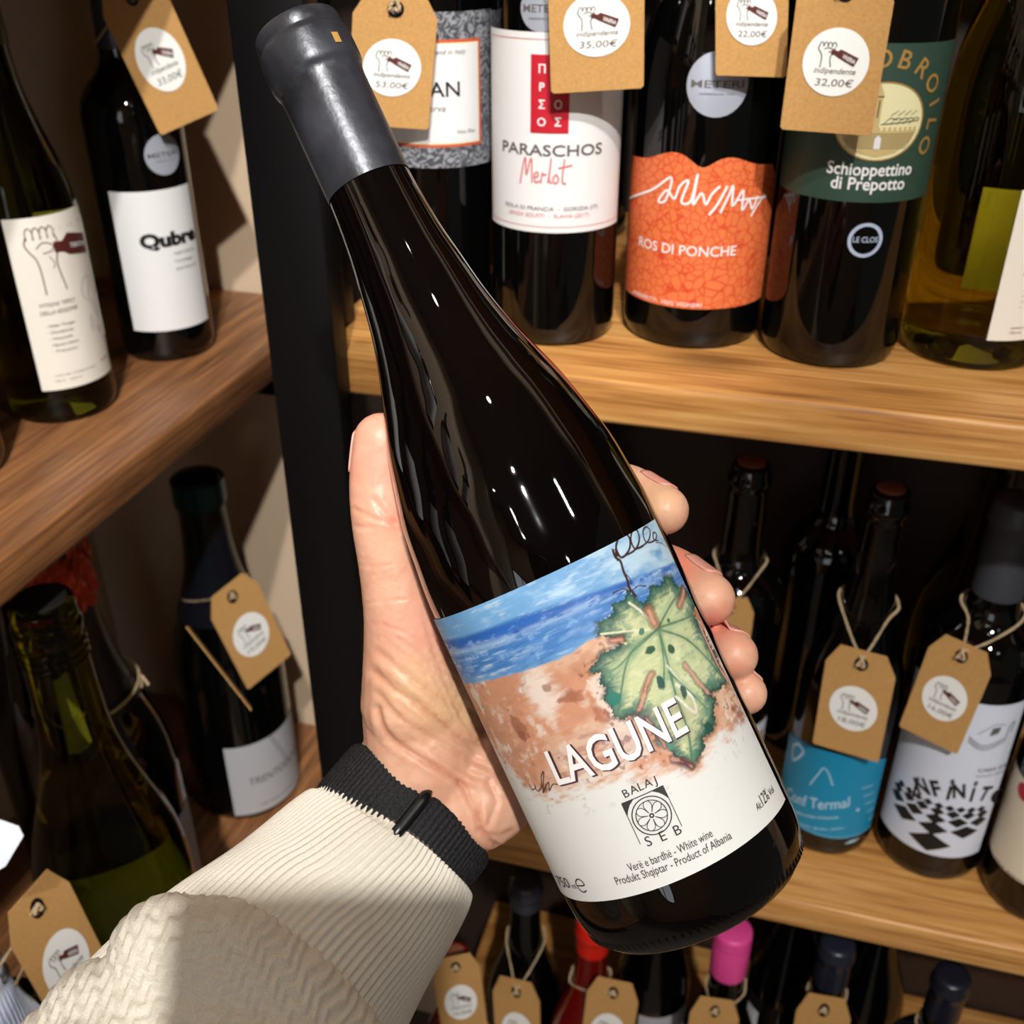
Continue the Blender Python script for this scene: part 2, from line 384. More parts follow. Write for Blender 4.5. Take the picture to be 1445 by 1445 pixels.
def xy_on(b, px, py, r=None):
    """label coordinates (arc, height) where a sight line meets the bottle wall"""
    r = r or b.r; d = ray(px, py); A = d[0]**2+d[1]**2; ox = CAM[0]-b.c[0]; oy = CAM[1]-b.c[1]
    B = 2*(ox*d[0]+oy*d[1]); C = ox*ox+oy*oy-r*r; q = B*B-4*A*C
    t = (-B-math.sqrt(max(q, 0)))/(2*A); p = CAM+d*t
    a = math.atan2(p[1]-b.c[1], p[0]-b.c[0])-b.face; a = (a+math.pi) % (2*math.pi)-math.pi
    return a*r, p[2]-b.zb
def label_on(b, x0, x1, y0, y1, mat, name='label', top=None, bot=None, nx=28, ny=6):
    return Print().grid(x0, x1, y0, y1, nx, ny, top, bot).build(name, b.surf, .00035, mat, b.o)
def put(b, pr, mat, parent, off=.0006, name='lettering'): return pr.build(name, b.surf, off, mat, parent)

def metri(b, x, y, r=.0115, parent=None):
    s = Print().disc(x, y, r, n=32).build('round_seal', b.surf, .0004, plain('silver_seal', (178, 184, 198), .35, metal=.3), b.o)
    put(b, Print().text('METERI', x, y-.0015, .0036, r*1.7, bold=.01), INKG, s, .0006)
    put(b, Print().text('selezione vini', x, y-.0048, .0013, r*1.1), INKG, s, .0006, 'small_lettering')

# --- right upper shelf
c, r = from_base(535, 706, 200, 620, 468, ZR[0])
B53 = bottle('dark bottle with ornate grey label framed in orange, left end of the top right row', (c[0]-.004, c[1]+.006), ZR[0], .0345, .30, cap=plain('black_capsule', (14, 14, 16), .4))
c, r = from_base(694, 872, 320, 790, 492, ZR[0]); BPA = bottle('dark bottle with white label and red panel of letters, top right row', c, ZR[0], r-.0004, .30, cap=plain('dark_red_capsule', (60, 10, 16), .4))
c, r = from_base(880, 1080, 400, 980, 497, ZR[0]); BRO = bottle('dark bottle with crackled orange label with a wavy top, top right row', c, ZR[0], r-.0008, .30, 'burgundy', cap=plain('orange_capsule', (150, 50, 24), .4))
c, r = from_base(1079, 1278, 420, 1168, 523, ZR[0]); B32 = bottle('dark bottle with dark green label and castle picture, top right row', c, ZR[0], r, .30, cap=plain('green_capsule', (20, 40, 32), .4))
c, r = from_base(1267, 1475, 480, 1385, 528, ZR[0]); BRI = bottle('see-through olive bottle of pale wine at the right end of the top row', c, ZR[0], r, .30, 'burgundy', mat=G_OLIVE, cap=plain('olive_capsule', (60, 56, 20), .4))

# B53 label: grey scrollwork, cream panel with orange frame
x1, yb = xy_on(B53, 695, 225); _, yt = xy_on(B53, 690, 12)
m, N, L, bs = newmat('grey_scrollwork'); tc = N.new('ShaderNodeTexCoord'); nz = N.new('ShaderNodeTexNoise'); nz.inputs['Scale'].default_value = 190; nz.inputs['Distortion'].default_value = 3.2; nz.inputs['Detail'].default_value = 1
L.new(tc.outputs['Object'], nz.inputs['Vector']); cr = N.new('ShaderNodeValToRGB'); e = cr.color_ramp.elements; e[0].position = .47; e[0].color = (*lin((72, 74, 80)), 1); e[1].position = .55; e[1].color = (*lin((150, 152, 158)), 1)
L.new(nz.outputs['Fac'], cr.inputs[0]); L.new(cr.outputs[0], bs.inputs['Base Color']); bs.inputs['Roughness'].default_value = .4
lb = label_on(B53, -.046, .046, yb, yt, m)
xo, yo = xy_on(B53, 678, 202); _, yo2 = xy_on(B53, 680, 52)
fr = Print().grid(-xo-.004, xo, yo, yo2, 16, 3).build('label_frame', B53.surf, .0006, plain('orange_print', (206, 92, 52), .5), lb)
fr2 = Print().grid(-xo-.0025, xo-.0016, yo+.0016, yo2-.0016, 16, 3).build('label_panel', B53.surf, .0008, CREAM, lb)
fr3 = Print().grid(-xo-.0016, xo-.0028, yo+.0028, yo2-.0028, 16, 3).build('label_panel', B53.surf, .0009, PAPER, lb)
xt, yy = xy_on(B53, 648, 135); put(B53, Print().text('CURIAN', xt, yy, .0078, .042, bold=.01, align=1), INKB, lb, .0011)
xt, yy = xy_on(B53, 628, 157); put(B53, Print().text('Rosso Riserva', xt, yy, .0035, .030, shear=.3, align=1), INKG, lb, .0011, 'small_lettering')
xt, yy = xy_on(B53, 655, 75); put(B53, Print().text('bottled by hand in Italy', xt, yy, .0024, .034, shear=.3, align=1), INKG, lb, .0011, 'small_lettering')
xt, yy = xy_on(B53, 668, 186); put(B53, Print().text('Vini Fini', xt, yy, .0022, .011, shear=.3, align=1), INKG, lb, .0011, 'small_lettering')

# Paraschos
b = BPA; xl, yb = xy_on(b, 699, 312); xr, _ = xy_on(b, 864, 330); _, yt = xy_on(b, 703, 40); wd = .0535
lb = label_on(b, -.0475, .046, yb, yt, PAPER)
p = Print()
for (a0, a1, q0, q1) in ((-.044, .043, yb+.003, yb+.0033), (-.044, .043, yt-.0033, yt-.003), (-.044, -.0437, yb+.003, yt-.003), (.0427, .043, yb+.003, yt-.003)): p.grid(a0, a1, q0, q1, 16, 1)
put(b, p, INKP, lb, .0006, 'label_border')
x0, y1 = xy_on(b, 750, 76); x1, y0 = xy_on(b, 802, 188)
rp = put(b, Print().grid(x0, x1, y0, y1, 8, 2), INKR, lb, .0007, 'red_panel')
p = Print(); hh = (y1-y0)
for k, (s1, s2) in enumerate((('\u03a0', '\u03a3'), ('P', 'X'), ('\u03a3', '\u039f'), ('O', '\u03a3'))):
    yy = y1-hh*(.23+.225*k); p.text(s1, x0+(x1-x0)*.30, yy, .0042, bold=.012); p.text(s2, x0+(x1-x0)*.72, yy, .0042, bold=.012)
put(b, p, INKW, lb, .0009)
x0, y0 = xy_on(b, 711, 212); x1, _ = xy_on(b, 848, 212); put(b, Print().fit('PARASCHOS', (x0, y0), (x1, y0), .0058, bold=.012), INKG, lb, .0007)
x0, y0 = xy_on(b, 735, 255); x1, _ = xy_on(b, 803, 255)
s = (x1-x0)
p = Print()
for st_ in ([(0, -.1), (.06, .6), (.12, 1), (.14, .3), (.24, 1), (.26, 0)], [(.29, .2), (.38, .28), (.37, .44), (.31, .34), (.33, .02), (.42, .1)], [(.44, 0), (.47, .40), (.50, .34), (.55, .38)], [(.58, .02), (.63, .8), (.64, 1), (.605, .2), (.66, 0)], [(.74, .38), (.68, .2), (.72, 0), (.79, .15), (.74, .38)], [(.90, 1), (.86, .1), (.94, 0)], [(.78, .62), (1.05, .74)]):
    p.stroke([(x0+u*s, y0+v*.0125) for u, v in st_], .0009)
put(b, p, INKP, lb, .0007, 'script_lettering')
x0, y0 = xy_on(b, 715, 289); x1, _ = xy_on(b, 842, 289); put(b, Print().fit('ISOLA DI FRANCIA  -  GORIZIA (IT)', (x0, y0), (x1, y0), .0021), INKG, lb, .0007, 'small_lettering')
x0, y0 = xy_on(b, 720, 300); x1, _ = xy_on(b, 830, 300); put(b, Print().fit('SENZA SOLFITI  -  SLAVIA (2017)', (x0, y0), (x1, y0), .0021), INKP, lb, .0007, 'small_lettering')

metri(b, *xy_on(b, 763, 12, b.r*.97), r=.0105)
# Ros di Ponche
b = BRO; _, yb = xy_on(b, 980, 436); _, ym = xy_on(b, 905, 228)
m, N, L, bs = newmat('crackled_orange'); tc = N.new('ShaderNodeTexCoord'); vo = N.new('ShaderNodeTexVoronoi'); vo.feature = 'DISTANCE_TO_EDGE'; vo.inputs['Scale'].default_value = 210
nz = N.new('ShaderNodeTexNoise'); nz.inputs['Scale'].default_value = 40; mixv = N.new('ShaderNodeMixRGB'); mixv.inputs[0].default_value = .012; L.new(tc.outputs['Object'], mixv.inputs[1]); L.new(tc.outputs['Object'], nz.inputs['Vector']); L.new(nz.outputs['Color'], mixv.inputs[2]); L.new(mixv.outputs[0], vo.inputs['Vector'])
cr = N.new('ShaderNodeValToRGB'); e = cr.color_ramp.elements; e[0].position = .0; e[0].color = (*lin((206, 62, 34)), 1); e[1].position = .10; e[1].color = (*lin((226, 118, 66)), 1)
L.new(vo.outputs['Distance'], cr.inputs[0]); L.new(cr.outputs[0], bs.inputs['Base Color']); bs.inputs['Roughness'].default_value = .55
def wavy(t):
    # two rounded humps with a dip between them
    return ym + .0035*math.sin(t*math.pi) + .0052*math.exp(-((t-.40)/.11)**2) + .004*math.exp(-((t-.66)/.10)**2) - .0035*math.exp(-((t-.535)/.055)**2) - .010*max(0, abs(t-.5)-.42)/.08
lb = label_on(b, -.062, .0525, yb, ym, m, top=wavy, nx=60)
x0, y0 = xy_on(b, 893, 277); x1, y1_ = xy_on(b, 1080, 292)
def q(px, py): return xy_on(b, px, py)
p = Print()
p.stroke([q(890, 280), q(920, 268), q(948, 250), q(940, 282), q(930, 283), q(942, 268), q(952, 280), q(960, 262), q(972, 255), q(962, 284), q(975, 283), q(985, 245), q(978, 288), q(990, 272), q(996, 288), q(1004, 274), q(1016, 262)], .0012, taper=False)
p.stroke([q(1000, 303), q(1012, 288), q(1026, 262)], .0013); p.stroke([q(1016, 300), q(1028, 275), q(1034, 262), q(1033, 290), q(1048, 268), q(1046, 296), q(1056, 282), q(1060, 294), q(1068, 276)], .0012)
p.stroke([q(1040, 282), q(1058, 280), q(1080, 277)], .001); p.stroke([q(1058, 305), q(1068, 288), q(1078, 274)], .0011)
put(b, p, INKW, lb, .0007, 'script_lettering')
x0, y0 = q(903, 346); x1, y1 = q(1038, 352); put(b, Print().fit('ROS DI PONCHE', (x0, y0), (x1, y0), .0056, bold=.006), INKW, lb, .0007)
x0, y0 = q(895, 414); x1, y1 = q(990, 425); put(b, Print().fit('IMPERFETTI  100% VIGNERI', (x0, y0), (x1, y0), .0024), INKW, lb, .0007, 'small_lettering')
metri(b, *xy_on(b, 1013, 118, b.r*.9), r=.0155)

# 32: green label with a castle
b = B32; x1, yt = xy_on(b, 1343, 56); _, yb = xy_on(b, 1190, 284); q = lambda px, py: xy_on(b, px, py)
lb = label_on(b, -.050, .050, yb, yt, plain('dark_green_paper', (44, 70, 58), .55))
cx, cy = q(1243, 172); rad = .0205
sky_ = put(b, Print().disc(cx, cy, rad*1.04, rad*.86), plain('pale_cream_print', (232, 226, 178), .5), lb, .0006, 'label_picture')
put(b, Print().disc(cx, cy, rad*1.07, rad*.89, hole=.965), INKGOLD, lb, .0008, 'picture_ring')
p = Print()   # walls and roofs in outline
p.poly([(cx-.018, cy-.004), (cx-.016, cy-.0095), (cx-.009, cy-.0145), (cx, cy-.0165), (cx+.009, cy-.0145), (cx+.016, cy-.0095), (cx+.019, cy-.004)])
for k in range(9): p.grid(cx-.004+k*.0026, cx-.0025+k*.0026, cy-.004, cy-.0024, 1, 1)
p.grid(cx-.0052, cx-.0008, cy-.013, cy+.0115, 2, 1); p.poly([(cx-.0058, cy+.0115), (cx-.0002, cy+.0115), (cx-.003, cy+.0178)])
castle = put(b, p, plain('tan_print', (202, 178, 122), .5), lb, .0008, 'castle_picture')
p = Print()
for k in range(7): p.stroke([(cx-.015+.0, cy-.0055-k*.0011), (cx+.018-k*.0006, cy-.0055-k*.0011)], .00022)
for k in range(5): p.stroke([(cx+.001+k*.0032, cy-.001), (cx+.004+k*.0032, cy+.0018), (cx+.0075+k*.0030, cy+.001)], .0003)
for k in range(4): p.stroke([(cx+.004+k*.0034, cy+.003), (cx+.0075+k*.0032, cy+.0052)], .0003)
p.stroke([(cx-.004, cy+.002), (cx-.004, cy+.010)], .0006); p.stroke([(cx-.0022, cy+.002), (cx-.0022, cy+.010)], .0006)
p.stroke([(cx-.0055, cy+.0115), (cx-.0005, cy+.0115)], .0005); p.stroke([(cx-.019, cy-.0005), (cx-.006, cy+.001)], .0004); p.stroke([(cx+.0, cy-.001), (cx+.019, cy+.0005)], .0004)
put(b, p, plain('dark_olive_print', (84, 84, 56), .5), lb, .0010, 'castle_lines')
put(b, Print().poly([(cx-.0018, cy-.0125), (cx+.0012, cy-.0125), (cx+.0012, cy-.0075), (cx-.0003, cy-.006), (cx-.0018, cy-.0075)]), PAPER, lb, .0011, 'castle_gate')
# arched gold name: letter by letter round the picture
p = Print()
for k, ch in enumerate('NOBROILO'):
    a = R(118-k*20.5)
    p.text(ch, cx+.0262*math.cos(a), cy+.0245*math.sin(a), .0084 if k else .010, bold=.012, rot=a-math.pi/2)
put(b, p, INKGOLD, lb, .0007, 'gold_lettering')
x0, y0 = q(1167, 243); x1, y1 = q(1284, 243); put(b, Print().fit('Schioppettino', (x0, y0), (x1, y0), .0062, bold=.016), INKW, lb, .0007)
x0, y0 = q(1172, 264); x1, y1 = q(1274, 264); put(b, Print().fit('di Prepotto', (x0, y0), (x1, y0), .0062, bold=.016), INKW, lb, .0007)
cx, cy = q(1221, 339); sl = put(b, Print().disc(cx, cy, .0088, hole=.80, n=40), plain('silver_blue_print', (176, 190, 214), .4), b.o, .0004, 'round_seal')
put(b, Print().text('LE CLOS', cx, cy-.001, .0029, .0125, bold=.014), plain('silver_blue_ink', (176, 190, 214), .4), sl, .0006)
p = Print()

# vitigni label used on two bottles
def vitigni(b, x0, x1, y0, y1, full=True):
    lb = label_on(b, x0, x1, y0, y1, plain('warm_white_paper', (236, 230, 218), .55))
    W = x1-x0; H = y1-y0; X = lambda u: x0+u*W; Y = lambda v: y0+v*H
    p = Print()
    # raised fist: knuckles, thumb, forearm
    for k in range(4): p.stroke([(X(.20+.075*k), Y(.88)), (X(.20+.075*k), Y(.925)), (X(.235+.075*k), Y(.945)), (X(.27+.075*k), Y(.925)), (X(.27+.075*k), Y(.88))], .0006)
    p.stroke([(X(.20), Y(.90)), (X(.17), Y(.86)), (X(.20), Y(.82)), (X(.26), Y(.77)), (X(.28), Y(.70)), (X(.285), Y(.57))], .0008)
    p.stroke([(X(.49), Y(.90)), (X(.52), Y(.86)), (X(.50), Y(.80)), (X(.47), Y(.74)), (X(.49), Y(.66)), (X(.52), Y(.58))], .0008)
    p.stroke([(X(.28), Y(.83)), (X(.36), Y(.86)), (X(.46), Y(.84)), (X(.44), Y(.81)), (X(.34), Y(.80))], .0006); p.stroke([(X(.40), Y(.78)), (X(.44), Y(.74)), (X(.42), Y(.71))], .0005)
    put(b, p, INKM, lb, .0006, 'fist_drawing')
    bt = put(b, Print().poly([(X(.47), Y(.855)), (X(.58), Y(.85)), (X(.66), Y(.885)), (X(.96), Y(.845)), (X(.96), Y(.735)), (X(.64), Y(.765)), (X(.57), Y(.79)), (X(.47), Y(.795))]), INKM, lb, .0006, 'bottle_drawing')
    put(b, Print().text('TRENTINO', X(.80), Y(.79), .0032, W*.28, bold=.014, rot=-.16), INKW, lb, .0009)
    p = Print(); p.text('VITIGNI TIPICI', X(.17), Y(.50), .0030, W*.40, shear=.2, align=0); p.text('DELLA REGIONE', X(.17), Y(.455), .0030, W*.42, shear=.2, align=0)
    for k, s in enumerate(('- Muller Thurgau', '- Chardonnay', '- Nosiola', '- Manzoni bianco', '- Traminer')): p.text(s, X(.20), Y(.38-.038*k), .0021, W*(.32-.03*(k % 3)), shear=.2, align=0)
    p.text('contiene solfiti - imbottigliato all origine', X(.17), Y(.085), .0013, W*.5, align=0); p.text('750 ml    12,5% vol', X(.17), Y(.05), .0013, W*.3, align=0)
    put(b, p, INKM, lb, .0006, 'small_lettering')
    p = Print(); p.stroke([(X(.70), Y(.55)), (X(.76), Y(.60)), (X(.86), Y(.61)), (X(.84), Y(.55)), (X(.80), Y(.51)), (X(.86), Y(.45)), (X(.92), Y(.40)), (X(.90), Y(.36)), (X(.84), Y(.42)), (X(.78), Y(.48)), (X(.72), Y(.50)), (X(.70), Y(.55))], .0003)
    p.stroke([(X(.74), Y(.37)), (X(.78), Y(.38)), (X(.78), Y(.31)), (X(.74), Y(.30)), (X(.74), Y(.37))], .0003); p.stroke([(X(.84), Y(.30)), (X(.90), Y(.29)), (X(.88), Y(.26)), (X(.84), Y(.30))], .0003)
    for k in range(3): p.disc(X(.80+.06*k), Y(.10), .0011, n=12, hole=.6)
    put(b, p, INKG, lb, .0006, 'map_drawing')
    return lb
xl, yb = xy_on(BRI, 1392, 480); _, yt = xy_on(BRI, 1441, 268)
vitigni(BRI, xl, xl+.062, yb, yt)
Print().grid(.062, .125, yb+.01, yt-.012, 16, 3).build('back_label', BRI.surf, -.0006, PAPER, BRI.o)

# --- left upper shelf
c, r = from_base(5, 163, 540, 70, 603, ZL[0]); BTR = bottle('olive green bottle with the raised fist label, front of the left shelf', c, ZL[0], r, .305, 'burgundy', mat=G_GREEN, cap=plain('olive_capsule', (60, 56, 20), .4))
xl, yb = xy_on(BTR, 60, 552); xr, _ = xy_on(BTR, 154, 510); _, yt = xy_on(BTR, 60, 305)
vitigni(BTR, xl, xr, yb, yt)
Print().grid(.066, .115, yb, yt-.012, 16, 3).build('back_label', BTR.surf, -.0006, PAPER, BTR.o)
c, r = from_base(165, 298, 440, 215, 515, ZL[0]); BQU = bottle('black bottle with plain white label and bold name, behind on the left shelf', c, ZL[0], r, .305, cap=plain('grey_capsule', (70, 72, 82), .35, metal=.4), caplen=.07)
b = BQU; q = lambda px, py: xy_on(b, px, py)
xl, yb = q(190, 466); xr, _ = q(291, 435); _, yt = q(210, 270)
lb = label_on(b, xl, xr, yb, yt, PAPER)
x0, y0 = q(199, 352); x1, _ = q(276, 345); put(b, Print().fit('Qubre', (x0, y0+.001), (x1, y0+.001), .0105, bold=.055), INKB, lb, .0006)
p = Print(); x0, y0 = q(245, 360); p.text('TRENTODOC', x0, y0, .0022, .020, align=0); p.text('Teroldego', x0, y0-.006, .0022, .017, align=0); p.text('delle Dolomiti', x0, y0-.012, .0022, .020, align=0); put(b, p, INKG, lb, .0006, 'small_lettering')
metri(b, *xy_on(b, 231, 218), r=.0150)
# bottle cut by the left edge of the picture
BL0 = bottle('dark bottle cut by the left picture edge in front of the fist label', (-.530, .500), ZL[0], .0375, .31, cap=plain('black_capsule', (14, 14, 16), .4))
BL1 = bottle('dark bottle at the back of the left shelf behind the fist label bottle', (-.640, .70), ZL[0], .0375, .31, 'burgundy', mat=G_GREEN)

for i, yy in enumerate((.36, .22, .08, -.06)):
    bb = bottle('white-labelled bottle outside the picture on the left shelf, ' + ('nearest the fist label bottle', 'second nearest the fist label bottle', 'third from the fist label bottle', 'last toward the viewer')[i] , (-.50, yy), ZL[0], .0375, .305, cap=plain('black_capsule', (14, 14, 16), .4), group='bottles on the left shelf outside the picture')
    label_on(bb, -.045, .045, .05, .15, PAPER)
for i, yy in enumerate((.52, .36, .20, .04, -.12, -.28)):
    bb = bottle('bottle with large pale label on the shelf above the picture, ' + ('first', 'second', 'third', 'fourth', 'fifth', 'sixth')[i] + ' from the corner', (-.49, yy), ZL[2], .0375, .305, cap=plain('pale_capsule', (150, 150, 154), .4), group='bottles on the left shelf above the picture')
    label_on(bb, -.05, .05, .04, .16, PAPER)
# --- right middle shelf
BC = bottle('dark open-topped bottle with the turquoise label, middle right shelf', *[(lambda cr: (cr[0]))(from_base(1097, 1244, 1120, 1166, 1213, ZR[1]))], ZR[1], .0372, .312, 'burgundy', mat=G_BLACK)
b = BC; q = lambda px, py: xy_on(b, px, py)
yb = .0215; xr, _ = q(1236, 1130); _, ysl = q(1113, 1022); _, ymid = q(1195, 1065)
TEAL = plain('turquoise_paper', (14, 138, 180), .5)
lb = label_on(b, -.056, .046, yb, ysl, TEAL, top=lambda t: ymid+(ysl-ymid)*(abs(t-.55)/.45)**1.8)
put(b, Print().grid(-.056, .046, yb+.0012, yb+.0020, 16, 1), plain('light_blue_ink', (120, 190, 220), .5), lb, .0006, 'label_border')
LB = plain('pale_blue_ink', (178, 212, 232), .5)
p = Print(); p.fit('Conf Termal', q(1111, 1124), q(1198, 1137), .0105, bold=.012, shear=.25)
p.stroke([q(1143, 1107), q(1155, 1092), q(1163, 1083), q(1170, 1092), q(1175, 1108)], .001)
put(b, p, LB, lb, .0006, 'script_lettering')
p = Print(); p.fit('MALVASIA ISTRIANA', q(1124, 1147), q(1184, 1154), .0028, bold=.012); p.fit('venezia giulia 2021', q(1120, 1158), q(1190, 1169), .0026)
p.stroke([q(1120, 1052), q(1128, 1050), q(1134, 1062), q(1120, 1072), q(1120, 1052)], .0022)
for k in range(5): p.stroke([q(1216+k*2, 1112+k*11), q(1232, 1106+k*11)], .0007)
for k in range(3): p.stroke([q(1192+k*3, 1190-k*2), q(1206+k*3, 1186-k*2)], .0009)
put(b, p, LB, lb, .0006, 'small_lettering')['kind'] = 'stuff'; put(b, Print().disc(*q(1210, 1142), .0016, n=16), LB, lb, .0006, 'print_dot')

(ci, ri) = from_base(1242, 1417, 1120, 1312, 1248, ZR[1]); BI = bottle('dark bottle with white chequerboard label, middle right shelf', ci, ZR[1], ri-.0012, .315, cap=plain('matt_grey_capsule', (58, 60, 66), .5), caplen=.07)
b = BI; q = lambda px, py: xy_on(b, px, py)
_, yb = q(1330, 1209); _, yt = q(1400, 995)
lb = label_on(b, -.046, .044, yb, yt, PAPERB, nx=36)
p = Print()
for ch, l_, r_ in (('i', 1287, 1294), ('N', 1297, 1314), ('F', 1318, 1331), ('i', 1335, 1341), ('N', 1344, 1362), ('i', 1367, 1373), ('T', 1377, 1391), ('O', 1392, 1411)):
    yb2 = 1119+(l_-1287)*.10; a_ = q(l_, yb2); b_ = q(r_, yb2)
    if ch == 'i':
        xx = (a_[0]+b_[0])/2; p.fit('I', (xx-.0011, a_[1]-.002), (xx+.0011, a_[1]-.002), .0135, bold=.03); p.stroke([(xx, a_[1]+.0125), (xx, a_[1]+.0180)], .0016); p.stroke([(xx-.0018, a_[1]+.0155), (xx+.0018, a_[1]+.0155)], .0012)
    else: p.fit(ch, a_, b_, .0135, bold=.04)
put(b, p, INKB, lb, .0006)
p = Print()   # chequered floor in perspective
xc, yc = q(1326, 1133); _, ye = q(1326, 1201); hh = yc-ye
rows = [yc-hh*v for v in (.0, .10, .24, .42, .66, 1.05)]
for rI in range(5):
    ya, yb_ = rows[rI], rows[rI+1]; wa = .0038*(1.44**rI)
    for kx in range(-(4, 3, 2, 1, 0)[rI], (5, 4, 3, 2, 1)[rI]):
        cxx = xc+kx*wa*2; pts = [(cxx-wa*.95, (ya+yb_)/2), (cxx, yb_-(.0008 if rI < 4 else 0)), (cxx+wa*.95, (ya+yb_)/2), (cxx, ya+.0008)]
        p.poly(pts)
put(b, p, INKB, lb, .0006, 'chequer_print')
p = Print(); x2, y2 = q(1400, 1050); 
for d_ in (0, .002, .004): p.stroke([(x2-.017, y2+.006-d_), (x2-.006, y2-.001-d_), (x2+.010, y2+.006-d_)], .0007)
p.poly([(x2-.004, y2+.008), (x2+.002, y2+.010), (x2+.003, y2+.016), (x2-.003, y2+.015)]); p.stroke([(x2+.009, y2+.006), (x2+.010, y2+.016), (x2+.013, y2+.018), (x2+.012, y2+.009)], .0009); p.stroke([(x2-.012, y2+.009), (x2-.002, y2+.018), (x2+.006, y2+.017)], .0006)
put(b, p, INKG, lb, .0006, 'cellar_drawing')
x2, y2 = q(1418, 1075)
put(b, Print().text('CASA DAVOLI', x2-.004, y2-.004, .0030, .036, bold=.02), INKB, lb, .0006); put(b, Print().text('PONTE DELLE FESTE', x2-.004, y2-.0095, .0024, .036), INKG, lb, .0006, 'small_lettering')

BT = bottle('dark bottle with cream label at the right end of the middle shelf', (.2350, .639), ZR[1], .0372, .31, cap=plain('black_capsule', (14, 14, 16), .4))
b = BT; q = lambda px, py: xy_on(b, px, py)
_, yb = q(1430, 1238); _, yt = q(1440, 1090)
lb = label_on(b, -.052, .05, yb, yt, CREAM); put(b, Print().disc(*q(1446, 1118), .007, n=24), INKR, lb, .0006, 'red_mark')
x0, y0 = q(1405, 1210); put(b, Print().text('vino bianco', x0, y0, .003, .03, shear=.3, align=0), INKG, lb, .0006, 'script_lettering')
B1 = bottle('dark corked bottle half hidden behind the fingers, middle right shelf', (-.014, .700), ZR[1], .0385, .302, mat=G_BLACK)
b = B1; q = lambda px, py: xy_on(b, px, py); _, yt = q(1085, 1000); lb = label_on(b, -.045, .050, .03, yt, PAPERB)
x0, y0 = q(1072, 1038); put(b, Print().grid(x0-.006, x0+.004, y0-.01, y0+.006, 3, 1), plain('tan_print', (190, 150, 110), .5), lb, .0006, 'tan_print')
BG1 = bottle('dark bottle in the back row behind the turquoise label bottle', (.055, .775), ZR[1], .0375, .31)
BG2 = bottle('green glass bottle in the back row behind the chequerboard label bottle', (.17, .795), ZR[1], .0375, .30, 'burgundy', mat=G_GREEN)
BG3 = bottle('dark bottle deep in the middle right shelf beside the post', (-.15, .80), ZR[1], .0375, .30)
# back row of the top right shelf
for i, (x, y, t) in enumerate([(-.17, .80, 'left'), (-.02, .80, 'middle'), (.15, .80, 'right')]):
    bottle('dark bottle in the shaded back row of the top right shelf, %s one of three' % t, (x, y), ZR[0], .0375, .30, 'bordeaux')

# --- left lower shelf (large formats)
CAPB = plain('black_foil', (18, 18, 22), .35, bump=.2, bscale=150)
BM1 = bottle('large olive green bottle with open ringed neck, lower left shelf', (-.452, .468), ZL[1], .058, .478, 'burgundy', mat=G_GREEN, top='lip', cork=(16, 16, 12))
a0 = .055; Print().grid(.062, .20, .03, .19, 24, 4).build('label', BM1.surf, .0004, PAPER, BM1.o)
b = BM1; rings = Print()
for k in range(3): lathe('glass_ring', [(b.rf(.478*.93-.006*k)+.0002, .478*.93-.006*k-.0014), (b.rf(.478*.93)+.0016, .478*.93-.006*k), (b.rf(.478*.93-.006*k)+.0002, .478*.93-.006*k+.0014)], G_GREEN, b.o, 48)
BM2 = bottle('large sparkling bottle with crumpled orange foil top, lower left shelf', (-.530, .572), ZL[1], .060, .462, 'burgundy', cap=CAPB, caplen=.17)
b = BM2
# crumpled orange foil on the top
V = []; Fc = []; seg = 60; zs = np.linspace(.392, .468, 16); rn = b.rf(.43)
for i, z in enumerate(zs):
    for j in range(seg):
        a = 2*math.pi*j/seg; rr = (rn+.004+.0018*math.sin(9*a+i*.9)+.0010*math.sin(17*a-i*1.7))*(1 if i < 13 else (1-.16*(i-12)))
        V.append((rr*math.cos(a), rr*math.sin(a), z))
for i in range(15):
    for j in range(seg): k = (j+1) % seg; Fc.append((i*seg+j, i*seg+k, (i+1)*seg+k, (i+1)*seg+j))
Fc.append(tuple(15*seg+j for j in range(seg)))
mesh('orange_foil', V, Fc, plain('orange_foil', (190, 62, 30), .35, metal=.5), b.o)
q = lambda px, py: xy_on(b, px, py, b.rf(.36))
st = Print().grid(-.030, -.004, .262, .345, 8, 6).build('paper_seal', lambda x, y, off: b.surf(x*1.0, y, off), .0022, plain('seal_paper', (206, 208, 204), .6), b.o)
Print().grid(-.0055, -.0030, .262, .345, 2, 6).build('seal_edge', b.surf, .0026, plain('yellow_green_print', (168, 164, 60), .6), st)
p = Print(); [p.grid(-.022, -.010, .267+k*.0032, .2682+k*.0032, 3, 1) for k in range(12)]; p.build('small_lettering', b.surf, .0026, INKG, st)
lb = label_on(b, .002, .098, .03, .165, PAPERG, top=lambda t: .165-.0*t-.03*max(0, .25-t)/.25); put(b, Print().text('BRUT', .055, .13, .008, .05, shear=.2), INKP, lb, .0007)
BM3 = bottle('large sparkling bottle with black and blue foil and grey label, by the wall', (-.528, .776), ZL[1], .0575, .40, 'burgundy', cap=plain('blue_black_foil', (16, 20, 30), .35), caplen=.15)
b = BM3; q = lambda px, py: xy_on(b, px, py); _, yb = q(380, 1140); _, yt = q(385, 1035)
lb = label_on(b, -.02, .088, yb, yt, PAPERG); x0, y0 = q(350, 1105); x1, _ = q(416, 1070)
put(b, Print().fit('TRENTODOC', (x0, y0-.004), (x1, y0-.004), .010, bold=.004, shear=.2), INKG, lb, .0007)
put(b, Print().text('METODO CLASSICO', (x0+x1)/2, yb+.008, .0035, .05), INKG, lb, .0007, 'small_lettering')
